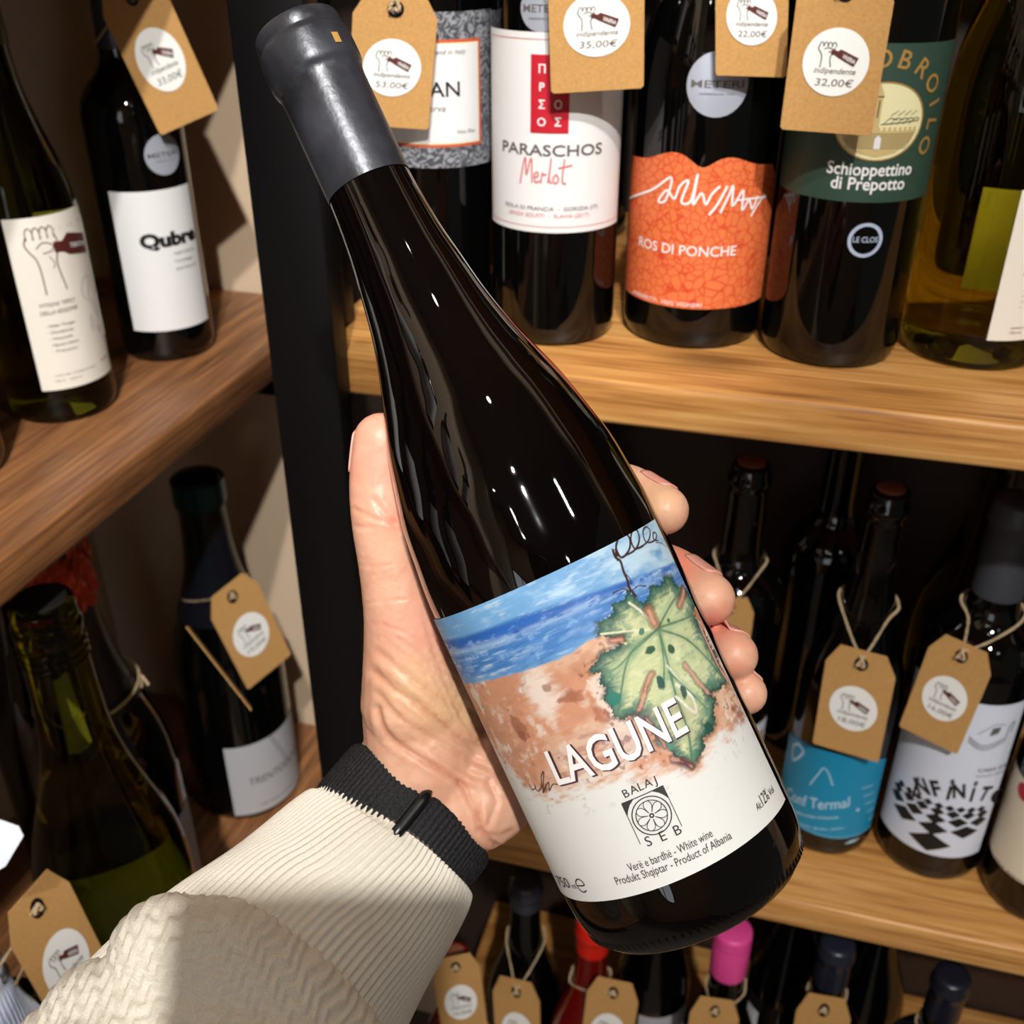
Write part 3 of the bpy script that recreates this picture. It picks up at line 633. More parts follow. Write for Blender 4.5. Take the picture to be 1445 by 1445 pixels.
lathe('teal_band', [(b.rf(.37)+.004, .372), (b.rf(.37)+.0042, .380), (b.rf(.37)+.004, .398)], plain('teal_foil', (18, 74, 84), .35, metal=.4), b.o, 48)
BM4 = bottle('dark bottle with white label reading GR, bottom left corner', (-.452, .330), ZL[1], .045, .33, 'bordeaux')
b = BM4; q = lambda px, py: xy_on(b, px, py); _, yt = q(20, 1352)
lb = label_on(b, -.045, .043, .02, yt, PAPERB)
x0, y0 = q(27, 1440); x1, _ = q(75, 1440); put(b, Print().fit('GRAN', (x0, y0), (x0+.040, y0), .011, bold=-.004), INKB, lb, .0007)
BM5 = bottle('dark bottle in the shade at the back of the lower left shelf', (-.66, .64), ZL[1], .045, .40, 'burgundy')

# --- bottom row
def top_at(px, py, zt):
    p = onplane(px, py, 2, zt); return (p[0], p[1])
ZT = ZR[2]+.30
BD = {}
specs = [('da', (642, 1345), 'red bottle under the sleeve with a small kraft tag, bottom row', 'burgundy', G_RED, None, .03),
 ('db', (747, 1262), 'slim dark bottle with silvery capsule ring, bottom row left of the held bottle base', 'burgundy', G_BLACK, plain('grey_black_capsule', (50, 52, 60), .25), .03),
 ('dc', (838, 1300), 'dark red bottle with bright red cap under the held bottle', 'burgundy', G_ROSE, plain('bright_red_cap', (200, 30, 16), .4), .035),
 ('dd', (1035, 1318), 'dark bottle with bright pink screw cap, bottom row', 'burgundy', G_BLACK, plain('pink_capsule', (222, 72, 146), .4), .004),
 ('de', (1183, 1330), 'dark bottle with blue-grey capsule top, bottom row below the turquoise label', 'bordeaux', G_BLACK, plain('blue_grey_capsule', (30, 34, 48), .3), .05),
 ('df', (1345, 1376), 'dark bottle with a twine loop, right end of the bottom row', 'bordeaux', G_BLACK, plain('navy_capsule', (24, 27, 38), .3), .05)]
for k, px, labl, kd, mt, cp, cl in specs:
    zt = ZT-.035 if k == 'da' else ZT
    c = top_at(*px, zt); c = (c[0]-.007, c[1]+.014) if k == 'db' else c; BD[k] = bottle(labl, c, ZR[2], .037, zt-ZR[2], kd, mat=mt, cap=cp, caplen=cl)
lathe('pink_screw_cap', [(.0163, .252), (.0166, .254), (.0168, .290), (.0163, .2915), (.0168, .2935), (.0168, .2965), (.0163, .298), (.0166, .3), (.0162, .306), (.014, .3072), (.0003, .3074)], plain('pink_cap', (226, 74, 148), .38), BD['dd'].o, 48)
BD['b1'] = bottle('dark bottle with black and white label behind the pink cap, bottom row', (BD['dd'].c[0]+.060, BD['dd'].c[1]+.098), ZR[2], .037, .30, 'burgundy', cap=plain('black_capsule', (14, 14, 16), .4))
b = BD['b1']; lb = label_on(b, -.035, .035, .06, .13, INKB); Print().grid(-.034, -.018, .065, .11, 4, 2).build('label_print', b.surf, .0007, PAPER, lb); Print().grid(.016, .034, .065, .12, 4, 2).build('label_print', b.surf, .0007, PAPER, lb)
BD['b2'] = bottle('dark bottle with a pale label edge behind the base of the held bottle, bottom row', (BD['dc'].c[0]+.052, BD['dc'].c[1]+.075), ZR[2], .037, .30, 'burgundy', cap=plain('black_capsule', (14, 14, 16), .4))
b = BD['b2']; label_on(b, -.01, .05, .03, .13, PAPERG, ny=14)
BD['b3'] = bottle('dark bottle in the back of the bottom row near the right edge', (BD['df'].c[0]-.045, BD['df'].c[1]+.085), ZR[2], .037, .30, 'burgundy')

# ------------------------------------------------------------------ price tags
TPL = dict(BL=(-.5, 0), BR=(.5, 0), LS=(-.5, 1.36), RS=(.5, 1.36), TL=(-.33, 1.64), TR=(.33, 1.64), S=(0, .74), H=(0, 1.44))
_pp = {}
def price_print(price):
    """2-D art in tag units (tag width = 1), centred on the sticker"""
    g = Print(); m_ = Print(); wht = Print()
    k = .001*24
    for i in range(4): g.stroke([(-.19+.045*i, .16), (-.185+.045*i, .19), (-.17+.045*i, .20), (-.152+.045*i, .185), (-.15+.045*i, .155)], .010, 3)
    g.stroke([(-.19, .17), (-.20, .13), (-.17, .09), (-.155, .05), (-.16, -.06)], .012, 3); g.stroke([(-.03, .15), (-.03, .10), (-.065, .05), (-.05, -.05)], .012, 3)
    g.stroke([(-.14, .13), (-.09, .145), (-.04, .12), (-.09, .10)], .010, 3)
    m_.poly([(-.05, .135), (.01, .115), (.04, .135), (.235, .055), (.195, -.035), (.02, .05), (-.02, .075), (-.065, .085)])
    wht.text('VINERIA', .125, .022, .045, .15, bold=.014, rot=-.40)
    g.text('indipendente', 0, -.115, .062, .44, bold=.006, shear=.25); g.text(price, .01, -.245, .078, .40, shear=.12)
    return g, m_, wht
def price_tag(b, pts, price, label, yaw=0, tilt=0, gap=.010, bend=0, loopz=None, rad=None, strands=((-1.9,), (1.9,)), dist=None, knot=True):
    N_ = np.array([math.cos(b.face+yaw), math.sin(b.face+yaw), 0]); N_ = N_*math.cos(tilt)+np.array([0, 0, 1])*math.sin(tilt)
    S = pts['S']; d = ray(*S)
    if dist is None:
        rr = (rad or b.r)+gap; A = d[0]**2+d[1]**2; ox = CAM[0]-b.c[0]; oy = CAM[1]-b.c[1]; B = 2*(ox*d[0]+oy*d[1]); C = ox*ox+oy*oy-rr*rr
        t = (-B-math.sqrt(max(0, B*B-4*A*C)))/(2*A); P0 = CAM+d*t
    else: P0 = CAM+d/np.linalg.norm(d)*dist
    X = np.cross(np.array([0, 0, 1.]), N_); X /= np.linalg.norm(X); Y = np.cross(N_, X)
    A_, Bx, By = [], [], []
    for k, v in pts.items():
        r_ = ray(*v); p = CAM+r_*(((P0-CAM)@N_)/(r_@N_))-P0; wgt = 1
        A_.append((TPL[k][0], TPL[k][1], 1)); Bx.append(p@X); By.append(p@Y)
    sx = np.linalg.lstsq(np.array(A_), np.array(Bx), rcond=None)[0]; sy = np.linalg.lstsq(np.array(A_), np.array(By), rcond=None)[0]
    def W(u, v, off=0): return P0+X*(sx@(u, v, 1))+Y*(sy@(u, v, 1))+N_*off
    Wd = np.linalg.norm(W(.5, 0)-W(-.5, 0))
    org = W(0, 0); t = empty('price_tag', tuple(org)); tag(t, label, 'price tag', None)
    loc = lambda u, v, off=0: W(u, v, off)-org
    out = [(-.5, .03), (-.47, 0), (.47, 0), (.5, .03), (.5, 1.36), (.33, 1.64), (-.33, 1.64), (-.5, 1.36)]
    # card with a punched hole: quads between outline and hole
    nH = 24; hole = [(0+.085*math.cos(2*math.pi*i/nH), 1.44+.085*math.sin(2*math.pi*i/nH)) for i in range(nH)]
    tri = tessellate_polygon([[Vector((*p_, 0)) for p_ in out], [Vector((*p_, 0)) for p_ in hole[::-1]]])
    allp = out+hole[::-1]; n = len(allp); th = .0007
    V = [loc(u, v, 0) for u, v in allp]+[loc(u, v, -th) for u, v in allp]
    Fc = [tuple(f) for f in tri]+[tuple(i+n for i in f[::-1]) for f in tri]
    for i in range(8): j = (i+1) % 8; Fc.append((i, i+n, j+n, j))
    for i in range(nH): j = (i+1) % nH; Fc.append((8+i, 8+i+n, 8+j+n, 8+j))
    mesh('card', V, Fc, KRAFT, t)
    # dark eyelet washer
    a = np.linspace(0, 2*math.pi, nH, endpoint=False)
    V = [loc(.10*math.cos(q_), 1.44+.10*math.sin(q_), .0004) for q_ in a]+[loc(.062*math.cos(q_), 1.44+.062*math.sin(q_), .0005) for q_ in a]
    mesh('eyelet', V, [(i, (i+1) % nH, nH+(i+1) % nH, nH+i) for i in range(nH)], EYELET, t)
    sf = lambda x, y, off: loc(x, .74+y, off)
    stk = Print().disc(0, 0, .35, .35, 40).build('sticker', sf, .0004, STICK, t)
    g, m_, wh = price_print(price)
    g.build('price_lettering', sf, .0006, INKG, stk); m_.build('bottle_emblem', sf, .0007, INKM, stk); wh.build('emblem_lettering', sf, .0009, INKW, stk)
    # twine from the hole round the neck
    if loopz is not None:
        rl = b.rf(loopz)+.0016; ang = b.face; H = W(0, 1.44, .001); K = H+(np.array([0, 0, 1.])*.006)+N_*.002
        ring = [np.array([b.c[0]+rl*math.cos(ang+q_), b.c[1]+rl*math.sin(ang+q_), b.zb+loopz-.0005*math.cos(q_)]) for q_ in np.linspace(strands[1][0], 2*math.pi+strands[0][0], 12)]
        fr_ = lambda q_: np.array([b.c[0]+(rl+.001)*math.cos(ang+q_), b.c[1]+(rl+.001)*math.sin(ang+q_), b.zb+loopz])
        pa = [K, (K+fr_(strands[1][0]*.55))/2+N_*.003-np.array([0, 0, .003]), fr_(strands[1][0]*.62)-np.array([0, 0, .004]), fr_(strands[1][0])]+ring[1:]
        pb = [K, (K+fr_(strands[0][0]*.55))/2+N_*.003-np.array([0, 0, .003]), fr_(strands[0][0]*.62)-np.array([0, 0, .004]), ring[-1]]
        kn = [K, H+X*.002+N_*.0018, H+N_*.0005, W(0, 1.44, -.003), W(0, 1.52, -.003)]
        kn2 = [K, H-X*.003+N_*.002, H-N_*.001]
        V, Fc = twine_geo([pa, pb, kn, kn2], .00095)
        mesh('twine', [v-org for v in V], Fc, JUTE, t, True)
    return t, W
price_tag(B53, dict(BL=(487, 176), BR=(607, 185), LS=(500, 20), RS=(613, 28), S=(557, 90)), '53,00\u20ac', 'kraft tag priced 53,00, on the bottle with the ornate grey label', gap=.014, loopz=.235)
price_tag(BPA, dict(BL=(777, 133), BR=(910, 125), LS=(774, -42), RS=(909, -50), S=(840, 32)), '35,00\u20ac', 'kraft tag priced 35,00, on the bottle with the red panel label', gap=.016, yaw=.1, loopz=.235)
price_tag(BRO, dict(BL=(1017, 108), BR=(1103, 110), LS=(1003, -50), RS=(1122, -48), S=(1059, 18)), '22,00\u20ac', 'kraft tag priced 22,00, on the bottle with the orange label', gap=.010, loopz=.235)
price_tag(B32, dict(BL=(1097, 184), BR=(1233, 192), LS=(1130, -8), RS=(1260, 0), S=(1180, 85), H=(1190, -3)), '32,00\u20ac', 'kraft tag priced 32,00, over the dark green castle label', gap=.022, loopz=.235)
price_tag(BQU, dict(BL=(228, 194), BR=(306, 150), LS=(141, 16), S=(231, 90), H=(187, 0)), '33,00\u20ac', 'tilted kraft tag priced 33,00, above the white Qubre label', gap=.014, loopz=.243)
price_tag(BM3, dict(BL=(352, 976), BR=(407, 919), LS=(296, 872), RS=(369, 826), TL=(297, 840), TR=(339, 808), S=(357, 899), H=(328, 843)), '19,00\u20ac', 'tilted kraft tag on the big foil-topped bottle by the beige wall', gap=.012, yaw=.2, loopz=.275, strands=((-2.0,), (1.3,)))
price_tag(BM4, dict(LS=(22, 1339), RS=(91, 1241), TL=(18, 1299), TR=(67, 1231), S=(84, 1339), H=(52, 1278), BR=(178, 1398), BL=(92, 1480)), '84,00\u20ac', 'kraft tag priced 84,00, in the bottom left corner', gap=.02, yaw=.2, loopz=.262)
price_tag(BI, dict(BL=(1270, 1025), BR=(1349, 1064), LS=(1309, 915), RS=(1397, 954), TL=(1333, 894), TR=(1397, 923), S=(1334, 987), H=(1356, 923)), '16,00\u20ac', 'slanting kraft tag priced 16,00, over the chequerboard label', gap=.012, loopz=.232, strands=((-1.0,), (1.5,)))
price_tag(BC, dict(BL=(1150, 1038), BR=(1238, 1078), LS=(1161, 934), RS=(1265, 950), TL=(1188, 908), TR=(1254, 920), S=(1201, 1018), H=(1216, 942)), '18,00\u20ac', 'kraft tag priced 18,00, over the turquoise label', gap=.012, loopz=.222, strands=((-1.3,), (1.3,)))
price_tag(B1, dict(S=(1020, 905), TR=(1052, 843), RS=(1061, 870), BR=(1058, 960), TL=(1020, 843), BL=(985, 960)), '17,00\u20ac', 'kraft tag almost hidden behind the fingertips', gap=.008, loopz=.222, strands=((-1.3,), (1.4,)))
price_tag(BD['da'], dict(LS=(608, 1383), TL=(625, 1352), TR=(664, 1346), RS=(673, 1363), S=(651, 1402), H=(641, 1367), BR=(692, 1462), BL=(624, 1470)), '14,00\u20ac', 'small kraft tag by the sleeve, leftmost in the bottom row', gap=.008, loopz=.215)
price_tag(BD['db'], dict(LS=(689, 1398), TL=(714, 1379), TR=(745, 1383), RS=(764, 1417), S=(732, 1456), H=(727, 1400)), '15,00\u20ac', 'kraft tag cut by the picture bottom, on the slim dark bottle', gap=.008, loopz=.225, rad=.03)
price_tag(BD['dc'], dict(LS=(826, 1400), TL=(846, 1378), TR=(886, 1388), RS=(904, 1416), S=(856, 1458), H=(869, 1401)), '13,00\u20ac', 'kraft tag below the held bottle base, on the red-capped bottle', gap=.008, loopz=.225, rad=.03)
price_tag(BD['dd'], dict(LS=(970, 1430), TL=(993, 1405), TR=(1027, 1413), RS=(1047, 1440), S=(1000, 1485), H=(1012, 1426)), '12,00\u20ac', 'kraft tag hanging below the pink cap', gap=.008, loopz=.235, rad=.03)
price_tag(BD['de'], dict(LS=(1121, 1426), TL=(1145, 1401), TR=(1185, 1411), RS=(1205, 1440), S=(1150, 1490), H=(1165, 1425)), '12,50\u20ac', 'kraft tag on the bottle right of the pink cap', gap=.008, loopz=.235, rad=.03)
price_tag(BD['df'], dict(LS=(1290, 1480), TL=(1312, 1455), TR=(1350, 1465), RS=(1372, 1494), S=(1320, 1540), H=(1332, 1478)), '14,50\u20ac', 'kraft tag out of frame below the right end twine loop', gap=.008, loopz=.235, rad=.03)
# twine and edge-on tag on the foil-topped bottle
V, Fc = twine_geo([[BM2.c.tolist()+[0]]*3], .001) if False else ([], [])
b = BM2; zl = .300; rl = b.rf(zl)+.0045; zz = b.zb+zl
ring = [np.array([b.c[0]+rl*math.cos(b.face+q_), b.c[1]+rl*math.sin(b.face+q_), zz+.006*math.sin(q_)]) for q_ in np.linspace(-math.pi, math.pi, 25)]
kp = np.array([b.c[0]+(rl+.002)*math.cos(b.face+1.35), b.c[1]+(rl+.002)*math.sin(b.face+1.35), zz+.006])
t = empty('folded_hang_tag', tuple(kp)); tag(t, 'kraft tag seen edge-on beside the foil-topped bottle', 'price tag')
V, Fc = twine_geo([ring, [kp, kp+np.array([.004, -.004, .004]), kp+np.array([.008, -.004, -.004])], [kp, kp+np.array([.002, -.006, -.007])]], .0012)
mesh('twine', [v-kp for v in V], Fc, JUTE, t, True)
e0 = CP(262, 885, np.dot(kp-CAM, fw)-.002); e1 = CP(354, 1003, np.dot(kp-CAM, fw)+.004); dv = (e1-e0); vv = (kp-CAM)/np.linalg.norm(kp-CAM); sd = np.cross(dv/np.linalg.norm(dv), vv)
wv = vv*.036+sd*.004
V = [e0, e1, e1+wv, e0+wv]; V = V+[v+sd*.0008 for v in V]
mesh('card', [v-kp for v in V], [(0, 1, 2, 3), (7, 6, 5, 4), (0, 4, 5, 1), (1, 5, 6, 2), (2, 6, 7, 3), (3, 7, 4, 0)], KRAFT, t)
# white swing tag at the left edge
b = BM4; D_ = .62; P = [CP(x, y, D_*.9) for x, y in ((-20, 1150), (26, 1166), (33, 1180), (8, 1222), (-30, 1245))]
t = empty('white_swing_tag', tuple(P[1])); tag(t, 'small white rounded swing tag at the left picture edge', 'swing tag')
V = [p_-P[1] for p_ in P]+[p_-P[1]+fw*.0008 for p_ in P]
mesh('card', V, [(0, 1, 2, 3, 4), (9, 8, 7, 6, 5)]+[(i, (i+1) % 5, 5+(i+1) % 5, 5+i) for i in range(5)], PAPERB, t)

# ------------------------------------------------------------------ the held bottle
DH = .335; U = np.array([.4226, .9063]); NV = np.array([.9063, -.4226]); O_ = np.array([769.3, 796.1])
zax = -(U[0]*rt-U[1]*up); yax = fw; xax = np.cross(yax, zax)
SB = 601.0                                   # px along the axis from the view centre line to the base
c0 = O_+U*(SB-86)
base = CP(c0[0], c0[1], DH)
MH = Matrix([[xax[0], yax[0], zax[0], base[0]], [xax[1], yax[1], zax[1], base[1]], [xax[2], yax[2], zax[2], base[2]], [0, 0, 0, 1]])
MHi = np.array(MH.inverted())
held = empty('wine_bottle', M=MH); tag(held, 'large dark bottle held in the hand, with the beach and vine leaf label', 'bottle')
SBm = SB*DH/F                                 # .1351
zs_ = lambda s: SBm-s/1000                    # height from the measured axial position (mm)
RH = .0388
hp = [(0, .007), (.020, .005), (.0285, .0005), (.0305, -.0005), (.0335, .0012), (.0362, .0045), (.0378, .009), (.0386, .014), (RH, .022), (RH, .045), (RH, .08), (RH, .105), (.0385, zs_(14)), (.0375, zs_(3)), (.0362, zs_(-9)), (.0338, zs_(-20)), (.0305, zs_(-33)), (.0268, zs_(-44)), (.0228, zs_(-56)), (.0197, zs_(-68)), (.0172, zs_(-82)), (.0154, zs_(-93)), (.0141, zs_(-106)), (.0135, zs_(-120)), (.0134, zs_(-150))]
hprof = hp[:3]+profsmooth(hp[3:], 6)
lathe('glass_body', hprof, G_BROWN, held, 160)
# embossed knurled ring near the base
for k in range(64):
    pass
V = []; Fc = []; n = 96
for k in range(n):
    a = 2*math.pi*k/n; o = len(V); rr = .0368
    for (dr, dz, da) in ((0, -.0022, -.016), (0, -.0022, .016), (.0, .0022, .016), (.0, .0022, -.016), (.0008, 0, 0)):
        r2 = float(np.interp(.0048+dz, [p_[1] for p_ in hp[3:9]], [p_[0] for p_ in hp[3:9]]))+.0001+dr; V.append((r2*math.cos(a+da), r2*math.sin(a+da), .0048+dz))
    Fc += [(o, o+1, o+4), (o+1, o+2, o+4), (o+2, o+3, o+4), (o+3, o, o+4)]
ob = mesh('knurled_ring', V, Fc, G_BROWN, held, True); ob['kind'] = 'stuff'
# capsule
CAPS = bpy.data.materials.new('dark_capsule'); CAPS.use_nodes = True
N = CAPS.node_tree.nodes; L = CAPS.node_tree.links; bs = N['Principled BSDF']; tc = N.new('ShaderNodeTexCoord'); nz = N.new('ShaderNodeTexNoise'); nz.inputs['Scale'].default_value = 60; nz.inputs['Detail'].default_value = 6; L.new(tc.outputs['Object'], nz.inputs['Vector'])
cr = N.new('ShaderNodeValToRGB'); e = cr.color_ramp.elements; e[0].position = .3; e[0].color = (*lin((30, 31, 35)), 1); e[1].position = .7; e[1].color = (*lin((60, 62, 70)), 1); L.new(nz.outputs['Fac'], cr.inputs[0]); L.new(cr.outputs[0], bs.inputs['Base Color'])
mr = N.new('ShaderNodeMapRange'); mr.inputs[3].default_value = .22; mr.inputs[4].default_value = .46; L.new(nz.outputs['Fac'], mr.inputs[0]); L.new(mr.outputs[0], bs.inputs['Roughness'])
bp = N.new('ShaderNodeBump'); bp.inputs['Strength'].default_value = .25; bp.inputs['Distance'].default_value = .0005; nz2 = N.new('ShaderNodeTexNoise'); nz2.inputs['Scale'].default_value = 350; L.new(tc.outputs['Object'], nz2.inputs['Vector']); L.new(nz2.outputs['Fac'], bp.inputs['Height']); L.new(bp.outputs[0], bs.inputs['Normal'])
setp(bs, Metallic=.35)
zt = zs_(-168)
cp = [(.01395, zs_(-112.8)), (.0140, zs_(-113.5)), (.0140, zs_(-125)), (.0139, zs_(-143)), (.0141, zs_(-148)), (.0150, zs_(-150.5)), (.0153, zs_(-153)), (.0152, zs_(-159)), (.0150, zs_(-161)), (.0141, zs_(-162.6)), (.0143, zs_(-164.5)), (.0141, zs_(-167.0)), (.0130, zt-.0004), (.011, zt), (.0003, zt+.0003)]
caps = lathe('capsule', profsmooth(cp, 4), CAPS, held, 96)
hs = cylsurf(lambda y: .0156, -math.pi/2)
Print().grid(.0098, .0122, zs_(-156.4), zs_(-153), 3, 3).build('gold_mark', cylsurf(lambda y: .01525), .0003, INKGOLD, caps)
V = [( .0142*math.cos(a)*1.0, .0142*math.sin(a), z) for z in (zs_(-149), zs_(-113)) for a in (-.72, -.66)]
# label
def huv(px, py):
    d = np.array(ray(px, py)); dl = MHi[:3, :3]@d; ol = MHi[:3, :3]@CAM+MHi[:3, 3]
    A = dl[0]**2+dl[1]**2; B = 2*(ol[0]*dl[0]+ol[1]*dl[1]); C = ol[0]**2+ol[1]**2-(RH+.0004)**2
    t = (-B-math.sqrt(max(0, B*B-4*A*C)))/(2*A); p = ol+dl*t
    return ((math.atan2(p[1], p[0])+math.pi/2)*RH, p[2])
def h4(cx_, cy_): return huv(600+cx_*.4428, 700+cy_*.4428)     # from the enlarged crop
hsurf = cylsurf(lambda y: RH)
HX0, HY1 = h4(27, 385); HX1, _ = huv(1109, 1130); _, hyb = h4(799, 1228); _, hyt = h4(400, 246)
HX0 = -RH*1.48; HY0 = hyb; HY1 = hyt
def vnoise(x, y, s, seed=0):
    r_ = np.random.default_rng(seed); T_ = r_.random((256, 256)); x = x/s+1000; y = y/s+1000
    xi = np.floor(x).astype(int); yi = np.floor(y).astype(int); fx = x-xi; fy = y-yi; fx = fx*fx*(3-2*fx); fy = fy*fy*(3-2*fy)
    g_ = lambda a, b_: T_[a % 256, b_ % 256]
    return (g_(xi, yi)*(1-fx)+g_(xi+1, yi)*fx)*(1-fy)+(g_(xi, yi+1)*(1-fx)+g_(xi+1, yi+1)*fx)*fy
def fbm(x, y, s, seed=0, oc=4):
    a = 0; t_ = 0; am = 1
    for k in range(oc): a = a+am*vnoise(x, y, s/2**k, seed+k); t_ += am; am *= .55
    return a/t_
def sm(e0, e1, x): t_ = np.clip((x-e0)/(e1-e0), 0, 1); return t_*t_*(3-2*t_)
def distpoly(X, Y, P, closed=False):
    P = np.array(P); D = np.full(X.shape, 1e9); n_ = len(P) if closed else len(P)-1
    for i in range(n_):
        a = P[i]; b_ = P[(i+1) % len(P)]; d_ = b_-a; t_ = np.clip(((X-a[0])*d_[0]+(Y-a[1])*d_[1])/(d_@d_+1e-18), 0, 1)
        D = np.minimum(D, np.hypot(X-a[0]-t_*d_[0], Y-a[1]-t_*d_[1]))
    return D
def inside(X, Y, P):
    P = np.array(P); I = np.zeros(X.shape, bool)
    for i in range(len(P)):
        a = P[i]; b_ = P[i-1]; c_ = ((a[1] > Y) != (b_[1] > Y)); I ^= c_ & (X < (b_[0]-a[0])*(Y-a[1])/(b_[1]-a[1]+1e-18)+a[0])
    return I
NX, NY = 460, 400
gx = np.linspace(HX0, HX1, NX+1); gy = np.linspace(HY0, HY1, NY+1); GX, GY = np.meshgrid(gx, gy)
def col(c): return np.array(lin(c))
Cc = np.ones(GX.shape+(3,))*col((224, 225, 222))
def blend(C, c, m_): m_ = np.clip(m_, 0, 1)[..., None]; return C*(1-m_)+c*m_
H_ = HY1-HY0
tt = (HY1-GY)/H_
n1 = fbm(GX, GY*2.2, .012, 1, 5); n2 = fbm(GX, GY*3, .004, 9, 4); n3 = fbm(GX, GY, .0022, 20, 3); n4 = fbm(GX, GY, .02, 33, 4)
# sea and sky bands, boundaries measured on the photo
def yl(pts):
    P = sorted([h4(*p_) for p_ in pts]); return np.interp(gx, [p_[0] for p_ in P], [p_[1] for p_ in P])[None, :]
coast = yl([(130, 597), (200, 588), (250, 576), (330, 553), (400, 530), (470, 497), (520, 462), (560, 442), (700, 400), (860, 330)])
deep1 = yl([(62, 452), (300, 375), (500, 310), (700, 240), (790, 205)]); deep0 = yl([(92, 498), (300, 440), (500, 352), (700, 285), (800, 240)])
sea = col((112, 166, 214))*(.82+.36*n1[..., None])
fx_ = (gx[None, :]-HX0)/(HX1-HX0); whit = sm(.50, .80, n1*.7+.3*n2-.10+.38*sm(.35, 1, fx_)*sm(0, .35, 1.2-tt*4))
sea = blend(sea, col((196, 222, 236)), whit*.85)
band = sm(0, .0015, deep1-GY)*sm(0, .003, GY-coast)
sea = blend(sea, col((66, 124, 192))*(.82+.4*n2[..., None]), band*(.8+.2*n1))
sea = blend(sea, col((34, 92, 178))*(.85+.35*n2[..., None]), sm(0, .002, deep1-GY)*sm(-.001, .001, GY-deep0)*.85)
sea = blend(sea, col((150, 190, 224)), band*sm(.58, .70, n3*.5+n2*.5)*.5)
str1 = np.exp(-((GY-deep0)/.0011)**2)*sm(.36, .6, n2+.15); sea = blend(sea, col((150, 184, 222)), str1*.8)
str2 = np.exp(-((GY-(deep0*.45+coast*.55))/.0016)**2)*sm(.45, .62, n2); sea = blend(sea, col((120, 160, 206)), str2*.7)
sk = fbm(GX, GY*7, .006, 141, 4); sea = blend(sea, col((206, 224, 238)), sm(.58, .76, sk)*.55*sm(.2, .6, n1))
sea = blend(sea, col((30, 88, 170)), sm(.42, .26, sk)*.35*sm(0, .002, deep1-GY))
sea = blend(sea, col((52, 96, 160)), np.exp(-((GY-coast-.0008)/.0007)**2)*.35*sm(.3, .6, n2))
low = yl([(160, 700), (240, 830), (300, 905), (345, 945), (400, 958), (500, 925), (620, 892), (740, 890), (860, 885), (900, 820), (940, 765), (1015, 705)])
sand = col((204, 146, 114))*(.80+.36*n1[..., None])
sand = blend(sand, col((178, 112, 84)), sm(.50, .75, n3*.5+n2*.5)*.6)
sand = blend(sand, col((226, 206, 190)), sm(.60, .80, fbm(GX, GY, .003, 55, 3)*.6+n1*.4)*.7)
sand = blend(sand, col((228, 196, 168)), sm(.46, .68, n4+.2*n2-.08)*.8)
pw = fbm(GX, GY, .009, 151, 5); sand = blend(sand, col((232, 218, 204)), sm(.56, .66, pw)*.8)
sand = blend(sand, col((112, 54, 44)), sm(.66, .72, n3*.6+pw*.35+.03)*.6)
sand = blend(sand, col((160, 82, 56)), sm(.60, .72, n2*.55+n4*.5)*.5)
wx, wy = h4(370, 625); wm = np.exp(-(((GX-wx)/.005)**2+((GY-wy)/.009)**2)); sand = blend(sand, col((234, 222, 210)), sm(.30, .62, wm*.45+n2*.35+n3*.15)*.85)
for (ax, ay, sx_, sy_, cc) in ((470, 640, .006, .003, (150, 84, 62)), (310, 765, .0022, .0034, (130, 58, 52)), (300, 735, .0035, .005, (150, 90, 66)), (375, 925, .003, .003, (124, 62, 50)), (395, 610, .003, .002, (150, 100, 80)), (830, 850, .004, .003, (128, 74, 60)), (560, 700, .003, .004, (168, 96, 66)), (1000, 690, .006, .005, (150, 80, 60))):
    mx_, my_ = h4(ax, ay); mm_ = np.exp(-(((GX-mx_)/sx_)**2+((GY-my_)/sy_)**2)); sand = blend(sand, col(cc), sm(.50, .70, mm_*.50+n3*.5)*.75)
edge = sm(-.0032, .0035, GY-low+(n2-.5)*.010+(n3-.5)*.004)
spk = sm(.70, .74, n3)*sm(-.012, .0, GY-low)*.35
Cc = blend(Cc, col((150, 120, 104)), spk*(1-edge))
Cc = Cc*(1-edge[..., None])+sand*edge[..., None]
ms = sm(-.0004, .0004, GY-coast+(n3-.5)*.0008)
Cc = Cc*(1-ms[..., None])+sea*ms[..., None]
# vine leaf with a serrated outline
lf = [(668, 322), (645, 296), (632, 332), (592, 342), (600, 372), (572, 392), (546, 402), (556, 425), (545, 442), (590, 452), (625, 466), (600, 488), (560, 500), (548, 525), (520, 550), (533, 568), (562, 562), (553, 596), (578, 612), (566, 648), (592, 668), (600, 700), (632, 716), (650, 700), (690, 702), (716, 742), (742, 790), (775, 800), (800, 845), (832, 852), (850, 868), (872, 832), (893, 800), (884, 770), (915, 752), (926, 712), (918, 680), (930, 650), (905, 628), (935, 620), (962, 590), (948, 560), (935, 535), (925, 500), (905, 470), (893, 440), (868, 405), (855, 372), (862, 342), (842, 315), (820, 285), (802, 292), (790, 262), (764, 254), (746, 286), (716, 284), (712, 318), (694, 342)]
P2 = []
for i in range(len(lf)):
    a = np.array(lf[i], float); b_ = np.array(lf[(i+1) % len(lf)], float); d_ = b_-a; nn_ = np.array([d_[1], -d_[0]])/np.linalg.norm(d_)
    P2 += [a, a+d_*.30-nn_*2.5, a+d_*.42+nn_*4.0, a+d_*.70-nn_*2.0, a+d_*.82+nn_*3.0]
LP = [h4(*p_) for p_ in P2]
ins = inside(GX, GY, LP); dist = distpoly(GX, GY, LP, True); sgn = np.where(ins, dist, -dist)
halo = sm(-.0014, 0, sgn+(n3-.5)*.001)*(~ins); Cc = blend(Cc, col((60, 54, 50)), halo*.75*sm(.35, .6, n2))
leaf = col((200, 210, 162))*(.84+.28*n1[..., None])
